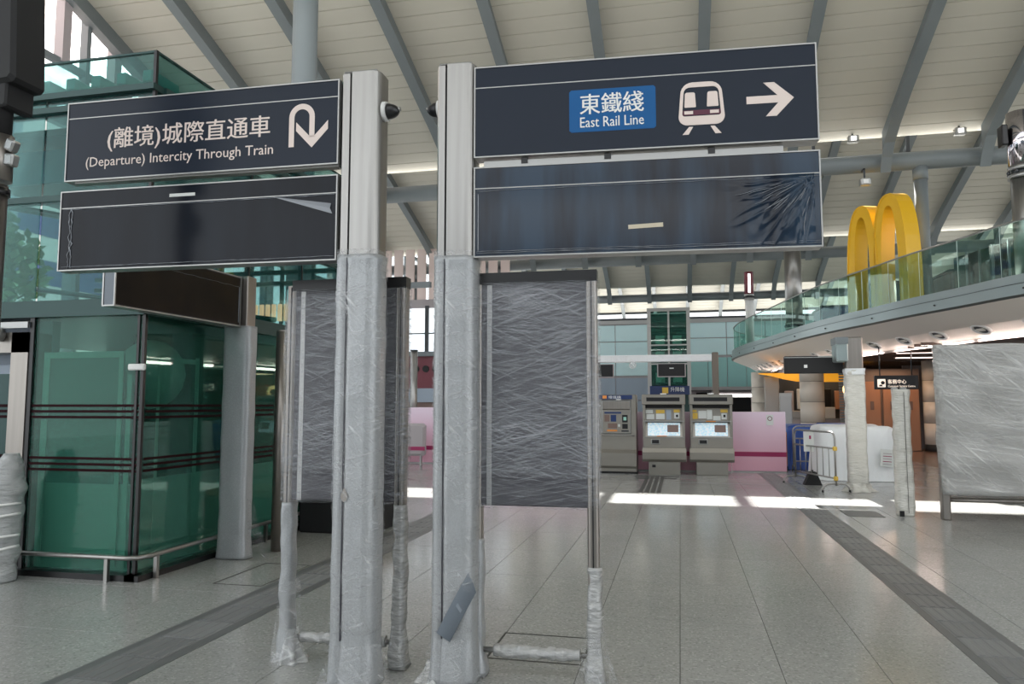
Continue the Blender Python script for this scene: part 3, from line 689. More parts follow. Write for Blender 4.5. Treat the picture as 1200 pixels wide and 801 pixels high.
# =====================================================================
# MAIN SIGN PILLARS
# =====================================================================
def sign_pillar(label, px, py, rz, top, wrap_top, w_=0.245, d_=0.20, dome_side=1, groove=-0.06):
    t = thing('sign_pillar', label, 'pillar', (px, py, 0), rz)
    # cross-section: narrow rail strip on the left, groove, rounded body
    def sec(g): return [(a, b) for a, b in g]
    left = [(-w_ / 2, -d_ / 2 + .02), (-w_ / 2 + .012, -d_ / 2), (groove - .006, -d_ / 2), (groove - .006, d_ / 2), (-w_ / 2 + .012, d_ / 2), (-w_ / 2, d_ / 2 - .02)]
    rb = []
    cx0, cx1 = groove + .006, w_ / 2; r = 0.06
    rb += [(cx0, -d_ / 2)]
    for k in range(9):
        a = R(-90 + 90 * k / 8); rb.append((cx1 - r + r * math.cos(a), -d_ / 2 + r + r * math.sin(a)))
    for k in range(9):
        a = R(90 * k / 8); rb.append((cx1 - r + r * math.cos(a), d_ / 2 - r + r * math.sin(a)))
    rb += [(cx0, d_ / 2)]
    build(MB().prism(left, 0, top - .008, 'z'), 'side_strip', 'stainless', t, local=True)
    mb = MB().loft([[(a, b, 0) for a, b in rb], [(a, b, top) for a, b in rb]], False, True)
    for i in range(2, 19): pass
    build(mb, 'body', 'stainless', t, local=True)
    build(MB().box(groove - .008, groove + .008, -d_ / 2 + .012, d_ / 2 - .012, 0, top - .02), 'groove', 'black_matte', t, local=True)
    build(MB().bbox(-w_ / 2 + .01, w_ / 2 - .02, -d_ / 2 + .01, d_ / 2 - .01, top, top + .012, .004), 'cap', 'aluminium', t, local=True)
    # bubble wrap sleeve: two lobes each side of the groove
    prof = dense([(-w_ / 2 - .008, -d_ / 2 + .01), (-w_ / 2, -d_ / 2 - .008), (groove - .008, -d_ / 2 - .009), (groove, -d_ / 2 - .001), (groove + .008, -d_ / 2 - .009), (w_ / 2 - .05, -d_ / 2 - .009),
                  (w_ / 2 - .012, -d_ / 2 + .012), (w_ / 2 + .007, -d_ / 2 + .06), (w_ / 2 + .007, d_ / 2 - .05), (w_ / 2 - .05, d_ / 2 + .008), (-w_ / 2, d_ / 2 + .008), (-w_ / 2 - .008, d_ / 2 - .01)], .02)
    fl_ = lambda q: (0.018 * (1 - q / .10) if q < .10 else 0) + (.004 if q > .985 else 0)
    sl = build(crumple(prof, 0.004, wrap_top, .005, 7, .03, px, fl_), 'bubble_wrap', 'bubble', t, local=True)
    # dark line of the groove pressed through the wrap
    build(MB().box(groove - .0035, groove + .0035, -d_ / 2 - .0125, -d_ / 2 - .004, .26, wrap_top - .02), 'seam', 'board_face', sl, local=True)
    # clear film over the wrap
    build(crumple(dense(prof, .02), 0.3, wrap_top + .03, .012, 5, .04, px + 3, lambda q: .006), 'film', 'film_loose', t, local=True)
    return t
P1 = sign_pillar('stainless pillar of the intercity train sign, lower part in bubble wrap with a torn hole', -1.865, 4.16, R(1.5), 3.63, 2.50)
P2 = sign_pillar('stainless pillar of the east rail line sign, lower part in bubble wrap with grey tape patch', -1.315, 4.33, R(3.5), 3.70, 2.50, w_=0.235)
# torn hole and loose film at pillar feet
th = MB(); th.add([(-.008 + .02 * math.cos(a) * (1.1 if math.sin(a) < .3 else .5), -.1125, 1.085 + .042 * math.sin(a)) for a in [R(30 * i) for i in range(12)]], [list(range(12))])
build(th.xf(Matrix.Translation((-.04, -.004, 0))), 'torn_hole', 'stainless_warm', P1, local=True)
def skirt(parent, x_, y_, r0, r1, h, seed, name='loose_film', x_s=1.0, m='film_wrap', rings_=7):
    mb = MB(); rings = []
    for k in range(rings_):
        q = k / (rings_ - 1); ring = []
        for i in range(36):
            a = 2 * math.pi * i / 36; rr = r0 + (r1 - r0) * (q ** 1.6)
            rr *= 1 + .22 * q * math.sin(a * 7 + seed) + .18 * noise.noise(Vector((math.cos(a) * 3 + seed, math.sin(a) * 3, q * 3)))
            ring.append((x_ + rr * math.cos(a) * x_s, y_ + rr * math.sin(a), h * (1 - q) + .004))
        rings.append(ring)
    mb.loft(rings, True, False); build(mb, name, m, parent, local=True)
skirt(P1, 0, 0, .15, .175, .24, 1.3, m='film_loose'); skirt(P2, -.02, 0, .14, .165, .26, 4.1, m='film_loose'); skirt(P2, -.14, -.06, .02, .08, .12, 2.2)
tp = MB(); N_ = 8; ra, rb_ = [], []
for i in range(N_ + 1):
    q = i / N_; ra.append((-.085 + .18 * q, -.134 - .006 * math.sin(q * 3) + (.0 if q < .6 else (q - .6) * .10), .30 + .34 * q)); rb_.append((-.005 + .14 * q, -.134 - .004 * math.sin(q * 3) + (.0 if q < .5 else (q - .5) * .12), .25 + .27 * q))
tp.loft([ra, rb_, [(a, b + .004, c) for a, b, c in rb_], [(a, b + .004, c) for a, b, c in ra]], True, False, closed=False)
build(tp, 'tape_patch', 'tape_grey', P2, local=True, label='grey duct tape patch')
# cameras on pillars
def dome(px, py, pz, sx, label, s=1.0):
    t = thing('dome_camera', label, 'camera', (px, py, pz))
    build(MB().cyl((0, 0, 0), (sx * .025 * s, 0, 0), .062 * s, .058 * s, 28), 'mount', 'camera_white', t, local=True)
    mb = MB(); rings = []
    for k in range(9):
        a = R(90 * k / 8); rings.append([(sx * (.025 + .075 * math.sin(a)) * s, .048 * s * max(math.cos(a), .02) * math.cos(2 * math.pi * i / 24), .048 * s * max(math.cos(a), .02) * math.sin(2 * math.pi * i / 24)) for i in range(24)])
    mb.loft(rings, True, True); build(mb, 'dome', 'black', t, local=True)
    build(MB().cyl((sx * .085 * s, 0, .01), (sx * .106 * s, 0, .01), .014 * s, n=12), 'lens', 'aluminium', t, local=True)
dome(-1.739, 4.14, 3.395, 1, 'black dome security camera on white mount on side of the intercity sign pillar')
dome(-1.437, 4.36, 3.47, -1, 'black dome security camera half hidden behind the east rail sign pillar')

# =====================================================================
# SIGN BOXES
# =====================================================================
def sign_box(label, ox, oy, rz, x0, x1, z0, z1, face, depth=.10, line=None, name='direction_sign'):
    """box whose face plane passes through (ox,oy), local x along the plane"""
    t = thing(name, label, 'sign', (ox, oy, z0), rz)
    h = z1 - z0
    build(MB().box(x0, x1, 0, depth, 0, h), 'case', 'black_matte', t, local=True)
    q = MB(); e_ = .008
    q.box(x0 - e_, x1 + e_, -.008, depth, h, h + e_).box(x0 - e_, x1 + e_, -.008, depth, -e_, 0).box(x0 - e_, x0, -.008, depth, 0, h).box(x1, x1 + e_, -.008, depth, 0, h)
    build(q, 'frame', 'aluminium', t, local=True)
    f = build(MB().box(x0, x1, -.003, 0, 0, h), 'face', face, t, local=True)
    if line is not None: build(MB().box(x0, x1, -.005, -.003, h - line - .003, h - line + .003), 'trim_line', 'aluminium', t, local=True)
    return t, h, f
# right top sign: plane through (-1.19,4.25)
SR = R(3.5); LWR = 1.985
s, h, f = sign_box('large navy sign reading East Rail Line with train symbol and arrow, right of the pillars', -1.19, 4.26, SR, .0, LWR, 3.11, 3.665, 'sign_navy', line=.125)
def on_sign(t_, mb, m, name, y=-.004, parent=None): return build(mb.xf(Matrix.Translation((0, y, 0))), name, m, parent or t_, local=True)
# conversions measured in the sign's own metres (x from left end, z from bottom)
bp = MB(); r_ = .012; X0, X1, Z0, Z1 = .575, 1.085, .115, .375
bp.prism([(X0 + r_, Z0), (X1 - r_, Z0), (X1, Z0 + r_), (X1, Z1 - r_), (X1 - r_, Z1), (X0 + r_, Z1), (X0, Z1 - r_), (X0, Z0 + r_)], -.002, 0, 'y')
plate = on_sign(s, bp, 'sign_blue', 'blue_plate', -.003)
on_sign(s, place(text_mb('東鐵綫', .375, .125, .012), .64, 0, .222), 'white_pure', 'lettering', -.007, plate)
on_sign(s, place(text_mb('East Rail Line', .375, .062, .008), .64, 0, .142), 'white_pure', 'lettering', -.007, plate)
def ribbon2(poly_out, poly_in, y0=-.003, y1=0):
    mb = MB(); n = len(poly_out)
    for y in (y0, y1):
        mb.add([(a, y, b) for a, b in poly_out] + [(a, y, b) for a, b in poly_in], [(i, (i + 1) % n, n + (i + 1) % n, n + i) for i in range(n)])
    return mb
def rr2(x0, x1, z0, z1, rt, rb, tp_=0.0, n=6):
    out = []
    for cx, cz, r, a0 in ((x1 - rt - tp_, z1 - rt, rt, 0), (x0 + rt + tp_, z1 - rt, rt, 90), (x0 + rb, z0 + rb, rb, 180), (x1 - rb, z0 + rb, rb, 270)):
        for k in range(n + 1):
            a = R(a0 + 90 * k / n); out.append((cx + r * math.cos(a), cz + r * math.sin(a)))
    return out
# train symbol
tx = 1.215
tr = on_sign(s, ribbon2(rr2(tx, tx + .262, .118, .375, .07, .05, .012), rr2(tx + .021, tx + .241, .172, .345, .035, .015, .010)), 'sign_white', 'train_symbol', -.004)
for dx in (.034, .162): on_sign(s, MB().prism(rr2(tx + dx, tx + dx + .066, .225, .315, .012, .005, .004), -.002, 0), 'sign_white', 'train_window', -.004, tr)
q = MB(); q.prism([(tx + .022, .178), (tx + .240, .178), (tx + .240, .208), (tx + .022, .208)], -.001, 0); on_sign(s, q, 'train_red', 'train_band', -.004, tr)
q = MB(); q.prism([(tx + .033, .184), (tx + .083, .184), (tx + .083, .203), (tx + .033, .203)], -.001, 0); q.prism([(tx + .179, .184), (tx + .229, .184), (tx + .229, .203), (tx + .179, .203)], -.001, 0)
q.prism([(tx + .02, .062), (tx + .055, .062), (tx + .082, .108), (tx + .058, .108)], -.001, 0); q.prism([(tx + .207, .062), (tx + .242, .062), (tx + .204, .108), (tx + .180, .108)], -.001, 0)
on_sign(s, q, 'sign_white', 'train_detail', -.0055, tr)
# arrow
ax = 1.60; q = MB(); cz = .245
q.prism([(ax, cz - .022), (ax + .175, cz - .022), (ax + .105, cz - .10), (ax + .165, cz - .10), (ax + .262, cz + .002), (ax + .155, cz + .10), (ax + .095, cz + .10), (ax + .172, cz + .022), (ax, cz + .022)], -.002, 0)
on_sign(s, q, 'sign_white', 'arrow')
# right lower sign wrapped in film
s, h, f = sign_box('blank dark blue sign in shrink film under the East Rail Line sign', -1.19, 4.26, SR, .0, LWR, 2.495, 3.035, 'sign_film_dark', line=.125)
build(MB().box(.92, 1.12, -.006, -.0035, .10, .125).xf(Matrix.Rotation(R(-2), 4, 'Y')), 'tape_piece', 'tape_paper', s, local=True)
# crumpled film on its right half
def crumple_sheet(x0, x1, z0, z1, nx_, nz_, f_):
    mb = MB(); vs = []
    for j in range(nz_ + 1):
        for i in range(nx_ + 1):
            u, v = i / nx_, j / nz_; vs.append((x0 + (x1 - x0) * u, f_(u, v), z0 + (z1 - z0) * v))
    mb.add(vs, [(j * (nx_ + 1) + i, j * (nx_ + 1) + i + 1, (j + 1) * (nx_ + 1) + i + 1, (j + 1) * (nx_ + 1) + i) for j in range(nz_) for i in range(nx_)], True); return mb
def fz(u, v):
    d = math.hypot(1 - u, .55 * (v - .75)) ; a = math.atan2(v - 1.0, (1 - u) * 1.3 + .02)
    k = max(0, 1 - d / 1.0)
    return -.006 - .020 * k * k * (1 - abs(noise.noise(Vector((a * 9, d * 2.0, .3)))) * 2) ** 3 - .006 * k * k * noise.noise(Vector((u * 9, 1.2, v * 7)))
mat('film_crumpled', (0.022, 0.032, 0.048), 0.24, spec=0.9)
build(crumple_sheet(1.42, LWR - .03, .012, h - .13, 110, 60, fz), 'crumpled_film', 'sign_film_dark', s, local=True)
def edge_streak(x0, x1, z, amp, seed, w=.003):
    return MB().tube([(x0 + (x1 - x0) * i / 60, -.006, z + amp * noise.noise(Vector((i * .25 + seed, 0, 0)))) for i in range(61)], [w * (.35 + .65 * abs(noise.noise(Vector((i * .6, seed, 0))))) for i in range(61)], 5)
mat('film_edge', (0.22, 0.24, 0.27), 0.2, spec=0.8)
for z, x1_, am, sd in ((h - .14, LWR, .006, 1), (.028, LWR, .006, 5), (.018, LWR, .004, 9)):
    build(edge_streak(.01, x1_, z, am, sd, .003 if z > .1 else .0035), 'film_fold', 'film_edge', s, local=True)
build(MB().tube([(.02 + .012 * noise.noise(Vector((i, 3, 0))), -.006, .03 + i * .013) for i in range(28)], .0035, 5), 'film_fold', 'film_edge', s, local=True)

rr_ = random.Random(11)
for i in range(22):                          # creases fanning from the top right corner, highlights put in as pale tubes
    a = R(rr_.uniform(12, 84)); r0 = rr_.uniform(.05, .20); r1 = r0 + rr_.uniform(.05, .15); pts = []
    for k in range(9):
        q_ = r0 + (r1 - r0) * k / 8; aa = a + .10 * noise.noise(Vector((q_ * 6, i, 0)))
        x_, z_ = LWR - .05 - q_ * math.cos(aa) * 1.25, h - .15 - q_ * math.sin(aa)
        if .03 < z_ < h - .14: pts.append((x_, -.016 - .004 * math.sin(k), z_))
    if len(pts) > 3: build(MB().tube(pts, [.0004 + .0016 * math.sin(math.pi * k / (len(pts) - 1)) for k in range(len(pts))], 5), 'crease_glint', 'film_edge', s, local=True)
# left top sign: local x from pillar leftwards
SLr = R(1.5); LWL = 1.90
s, h, f = sign_box('navy sign reading Departure Intercity Through Train with u-turn arrow, left of the pillars', -2.0, 4.05, SLr, -LWL, .0, 3.066, 3.58, 'sign_navy', line=.10)
on_sign(s, place(text_mb('(離境)城際直通車', 1.15, .158, .012), -LWL + .30, 0, .175), 'sign_white', 'lettering')
on_sign(s, place(text_mb('(Departure) Intercity Through Train', 1.33, .085, .006), -LWL + .145, 0, .062), 'sign_white', 'lettering')
# u-turn arrow
q = MB(); cx, cz, ro, ri = -.235, .30, .085, .050; out = []; inn = []
for k in range(17):
    a = R(180 - 180 * k / 16); out.append((cx + ro * math.cos(a), cz + ro * math.sin(a))); inn.append((cx + ri * math.cos(a), cz + ri * math.sin(a)))
out = [(cx - ro, .115)] + out + [(cx + ro, .17)]; inn = [(cx - ri, .115)] + inn + [(cx + ri, .17)]
n = len(out); q.add([(a, -.002, b) for a, b in out] + [(a, -.002, b) for a, b in inn], [(i, i + 1, n + i + 1, n + i) for i in range(n - 1)])
c2 = cx + (ro + ri) / 2
q.prism([(c2, .105), (c2 + .105, .215), (c2 + .105, .27), (c2 + .0175, .18), (c2 - .0175, .18), (c2 - .105, .27), (c2 - .105, .215)], -.002, -.001)
on_sign(s, q, 'sign_white', 'arrow')
# left lower sign
s, h, f = sign_box('blank black sign in shrink film under the intercity train sign', -2.0, 4.05, SLr, -LWL - .02, .0, 2.475, 2.985, 'sign_film_black', line=.105)
build(MB().box(-1.13, -.95, -.006, -.0035, .44, .46), 'tape_piece', 'paper', s, local=True)
for z, am, sd in ((h - .115, .006, 2), (.018, .005, 7)): build(edge_streak(-LWL, -.01, z, am, sd, .004), 'film_fold', 'film_edge', s, local=True)
for dx in (.05, .065): build(MB().tube([(-LWL + dx + .015 * noise.noise(Vector((i * .5, dx * 90, 0))), -.006, .01 + i * .0145) for i in range(28)], [.002 + .005 * abs(noise.noise(Vector((i * .4, 8, dx)))) for i in range(28)], 5), 'film_fold', 'film_edge', s, local=True)
q = MB(); q.add([(-.42, -.006, h - .108), (-.02, -.010, h - .235), (-.035, -.013, h - .20), (-.03, -.008, h - .17)], [(0, 1, 2, 3)]); build(q, 'peeled_film', 'film_edge', s, local=True, label='peeled corner of the clear film')
# brackets between the two signs of each pair
for (ox, oy, rz, xs) in ((-1.19, 4.26, SR, (.3, .8, 1.4)), (-2.0, 4.05, SLr, (-.4, -1.0, -1.6))):
    t = thing('sign_bracket', 'thin pale bar between the two signs on the %s pillar' % ('east rail' if xs[0] > 0 else 'intercity'), 'bracket', (ox, oy, 3.05), rz)
    build(MB().box(min(xs) - .25, max(xs) + .4, .02, .08, 0, .035), 'bar', 'aluminium', t, local=True)
    for x_ in xs: build(MB().box(x_ - .02, x_ + .02, .015, .08, .012, .045), 'bolt', 'black', t, local=True)

# =====================================================================
# WRAPPED NOTICE BOARDS BEHIND PILLARS
# =====================================================================
def notice_board(label, x0, x1, y_, film_low):
    t = thing('notice_board', label, 'notice board', ((x0 + x1) / 2, y_, 0), R(1.5))
    W = x1 - x0; hw = W / 2; ZB, ZTOP = 1.0, 2.40
    build(MB().bbox(-hw + .04, hw - .04, -.035, .035, ZB, ZTOP - .0, .01), 'panel', 'board_face', t, local=True)
    build(MB().box(-hw + .04, hw - .0, -.045, .045, ZTOP - .055, ZTOP + .015), 'top_rail', 'black', t, local=True)
    build(MB().box(-hw + .10, -hw + .13, -.037, -.035, ZB, ZTOP - .06), 'inner_edge', 'aluminium', t, local=True)
    for sx in (-1, 1):
        xc = sx * (hw - .035)
        lg = build(MB().loft([[(xc + a, b, z) for a, b in rrect(.068, .085, .02)] for z in (0, ZTOP - .02)], False, True), 'leg', 'stainless_warm', t, local=True)
        build(MB().box(xc - .004, xc + .004, -.045, -.0425, 0, ZTOP - .03), 'groove', 'black_matte', lg, local=True)
        build(MB().bbox(xc - .06, xc + .06, -.06, .06, 0, .012, .004), 'base_plate', 'stainless', lg, local=True)
    # stretched film round the panel
    prof = dense(rrect(W + .02, .115, .03, 3), .04)
    build(crumple(prof, ZB - .01, ZTOP - .05, .006, 6, .05, x0), 'stretch_film', 'film_board', t, local=True)
    build(crumple(dense(rrect(W + .03, .125, .03, 3), .04), ZB + .17, ZTOP - .10, .006, 5, .05, x0 + 9), 'stretch_film', 'film_board_outer', t, local=True)
    # foot bar
    bar = build(MB().cyl((-hw + .04, 0, .15), (hw - .04, 0, .15), .016, n=14), 'foot_bar', 'stainless', t, local=True)
    rings = []; n_ = 44
    for k in range(n_ + 1):
        q_ = k / n_; xx = -hw + .14 + (W - .26) * q_; rr = .030 + .018 * abs(noise.noise(Vector((xx * 14, y_, x0)))) + .012 * abs(noise.noise(Vector((xx * 40, 3, x0))))
        rings.append([(xx, rr * math.cos(2 * math.pi * i / 14) * (1 + .25 * noise.noise(Vector((i, k * .4, 1)))), .15 + rr * math.sin(2 * math.pi * i / 14) * (1 + .25 * noise.noise(Vector((i, k * .4, 5))))) for i in range(14)])
    build(MB().loft(rings, True, True), 'bar_wrap', 'bubble_fold', bar, local=True)
    pf = dense(rrect(.082, .10, .03), .02)
    for sx, z1, seed in ((-1, film_low[0], 1.7), (1, film_low[1], 6.3)):
        xc = sx * (hw - .035)
        mb = crumple(pf, .01, z1, .013, 11, .022, seed, lambda q: (.028 * (1 - q / .25) if q < .25 else 0)); mb.xf(Matrix.Translation((xc, 0, 0)))
        build(mb, 'leg_wrap', 'bubble_fold' if sx > 0 else 'bubble', t, local=True)
    return t
B1 = notice_board('film-wrapped dark notice board behind the intercity sign pillar, on two wrapped legs', -2.50, -1.68, 4.43, (.985, .985))
B2 = notice_board('film-wrapped dark notice board behind the east rail sign pillar, right leg partly bare steel', -1.25, -.475, 4.44, (.80, .66))
skirt(B1, -.33, -.02, .04, .10, .20, 2.0); skirt(B1, -.35, -.03, .06, .09, .50, 5.0, m='film_loose', x_s=1.1); skirt(B2, .36, 0, .045, .11, .40, 3.0, m='film_loose')

# =====================================================================
# SMALL SIGN + WRAPPED POST + BARE POST (left, mid distance)
# =====================================================================
PX, PY = -4.62, 7.15
t = thing('wrapped_post', 'wide grey film-wrapped sign post standing close to the green lift', 'post', (PX, PY, 0))
build(MB().loft([[(PX + a, PY + b, z) for a, b in rrect(.30, .16, .05)] for z in (0, 2.44)], False, True), 'core', 'stainless', t)
build(MB().bbox(PX - .02, PX + .12, PY - .08, PY + .09, 2.40, 2.99, .01), 'head', 'stainless_warm', t)
mb = crumple(dense(rrect(.325, .18, .05), .02), 0.005, 2.45, .006, 8, .03, 4.2, lambda q: .014 * (1 - q / .1) if q < .1 else 0); mb.xf(Matrix.Translation((PX, PY, 0)))
build(mb, 'wrap', 'bubble', t)
o = thing('film_scrap', 'loose clear film lying against the foot of the wrapped post by the lift', 'film', (PX + .2, PY, 0))
q = crumple_sheet(PX + .16, PX + .42, .01, .62, 10, 14, lambda u, v: PY - .02 + .05 * noise.noise(Vector((u * 4, 2, v * 4))))
q.v = [Vector((PX + .16 + (p.x - PX - .16) * (1 - p.z / .75), p.y, p.z)) for p in q.v]
build(q, 'sheet', 'film_loose', o)
# oblique sign to the left of it (its left end nearer)
ln2 = 1.72
s = thing('direction_sign', 'film-covered black sign seen obliquely, fixed to the wrapped post beside the lift', 'sign', (-4.57, 7.045, 2.45), R(90 - 2.5))
build(MB().box(-ln2, .0, 0, .115, 0, .51), 'case', 'black_matte', s, local=True)
build(MB().box(-ln2, 0, -.004, 0, 0.01, .50), 'face', 'sign_film_brown', s, local=True)
q = MB(); q.box(-ln2 - .01, 0, -.01, .12, -.012, 0).box(-ln2 - .01, 0, -.01, .12, .51, .522).box(-ln2 - .012, -ln2, -.012, .0, 0, .51).box(-ln2 - .012, -ln2, .105, .12, 0, .51).box(-.012, 0, -.01, .0, 0, .51)
build(q, 'frame', 'aluminium', s, local=True); build(MB().box(-ln2 - .008, -ln2, .005, .1, 0, .51), 'side_plate', 'tape_grey', s, local=True)
build(edge_streak(-ln2 + .01, -.02, .41, .008, 3), 'film_fold', 'film_edge', s, local=True)
build(MB().tube([(-.03 + .01 * noise.noise(Vector((i, 3, 0))), -.006, .03 + i * .014) for i in range(28)], .004, 5), 'film_fold', 'film_edge', s, local=True)
t = thing('steel_post', 'bare brushed steel post between the wrapped post and first wrapped board', 'post', (-4.38, 7.6, 0))
build(MB().cyl((-4.38, 7.6, 0), (-4.38, 7.6, 2.43), .068, n=24), 'shaft', 'stainless_warm', t); build(MB().cyl((-4.38, 7.6, 2.43), (-4.38, 7.6, 2.45), .062, n=24), 'cap', 'stainless', t)
t = thing('planter_box', 'low dark box with orange top standing behind the first wrapped board', 'box', (-4.3, 9.0, 0))
build(MB().bbox(-4.75, -3.75, 8.75, 9.6, 0, .42, .02), 'body', 'black_matte', t); build(MB().box(-4.73, -3.77, 8.76, 9.58, .42, .50), 'top', 'shop_orange', t)

# wrapped bundle at far left edge
t = thing('wrapped_bundle', 'tall bundle wrapped in white film with tape bands, at the lift door', 'bundle', (-6.12, 5.75, 0))
mb = MB(); rings = []
for k in range(46):
    q_ = k / 45; z = .0 + 1.16 * q_; rr = .16 * (1 - .6 * max(0, (q_ - .72) / .28) ** 1.5) * (1 + .05 * math.sin(z * 31) + .12 * noise.noise(Vector((z * 6, 1, 1)))); cxx = -6.14 + .06 * q_ + .08 * max(0, q_ - .6)
    rings.append([(cxx + rr * math.cos(2 * math.pi * i / 28) * (1 + .12 * noise.noise(Vector((i * .4, z * 9, 0)))), 5.75 + rr * math.sin(2 * math.pi * i / 28), z) for i in range(28)])
build(mb.loft(rings, True, True), 'wrapping', 'bundle_film', t)
for z, tl_ in ((.28, .12), (.42, .02), (.58, .1), (.70, .03)): build(MB().tube([(-6.10 + .185 * math.cos(R(a)), 5.75 + .185 * math.sin(R(a)), z + tl_ * .4 * math.cos(R(a))) for a in range(180, 361, 15)], .012, 6), 'tape_band', 'white_pure', t)
t = thing('lime_board', 'sliver of a lime yellow board behind the wrapped bundle at far left', 'board', (-6.7, 5.9, 0))
build(MB().bbox(-6.95, -6.56, 5.93, 5.96, .1, .98, .008), 'panel', 'lime', t)
build(MB().box(-6.9, -6.86, 5.93, 5.96, 0, .1).box(-6.64, -6.60, 5.93, 5.96, 0, .1), 'foot', 'steel_dark', t)

# near left column with black monitor box and clamp
CX, CY = -3.56, 3.2
t = thing('monitor_column', 'steel column at far left edge with clamp collar and black monitor box on top', 'column', (CX, CY, 0))
build(MB().cyl((CX, CY, 0), (CX, CY, 2.78), .052, n=24), 'shaft', 'stainless_warm', t)
build(MB().cyl((CX, CY, 2.80), (CX, CY, 3.05), .068, n=24), 'collar', 'stainless_warm', t)
build(MB().cyl((CX, CY, 2.72), (CX, CY, 2.76), .062, n=24), 'ring', 'black', t)
build(MB().cyl((CX, CY, 3.05), (CX, CY, 3.5), .055, n=24), 'neck', 'black_matte', t)
mb = MB().bbox(CX - .2, CX + .155, CY - .1, CY + .12, 3.30, 4.0, .02); mb.xf(Matrix.Translation((CX, CY, 3.6)) @ Matrix.Rotation(R(-3), 4, 'Y') @ Matrix.Translation((-CX, -CY, -3.6)))
build(mb, 'monitor_box', 'black_matte', t)
build(MB().bbox(CX + .05, CX + .11, CY - .08, CY + .1, 3.18, 3.46, .01), 'bracket', 'black_matte', t)
for k, z in enumerate((2.99, 2.91)):
    sp = thing('floodlight', ['small square steel floodlight on the far left column, upper of two', 'small square steel floodlight on the far left column, lower of two'][k], 'floodlight', (CX + .09, CY, z))
    mb = MB().bbox(-.03, .03, -.03, .02, -.035, .03, .008); mb.xf(Matrix.Rotation(R(25 if k == 0 else 10), 4, 'Y')); build(mb, 'housing', 'aluminium', sp, local=True)
    mb = MB().box(-.022, .022, -.033, -.03, -.026, .022); mb.xf(Matrix.Rotation(R(25 if k == 0 else 10), 4, 'Y')); build(mb, 'lens', 'glass_clear', sp, local=True)
    build(MB().tube([(-.07, 0, .02), (-.03, 0, .035), (0, 0, .02)], .005, 6), 'arm', 'steel_dark', sp, local=True)
t = thing('hanging_lamp', 'dark rounded lamp hanging at the top edge above the lift', 'lamp', (-3.02, 3.6, 4.18))
mb = MB().sphere((-3.04, 3.6, 4.20), .13, 20, 10, (1.05, .8, .5)); build(mb, 'shade', 'steel_grey', t)
build(MB().sphere((-2.96, 3.6, 4.18), .075, 18, 10, (1, 1, .55)), 'lens', 'black', t)
build(MB().cyl((-3.04, 3.6, 4.25), (-3.04, 3.6, 10.2), .012, n=8), 'cable', 'black_matte', t)

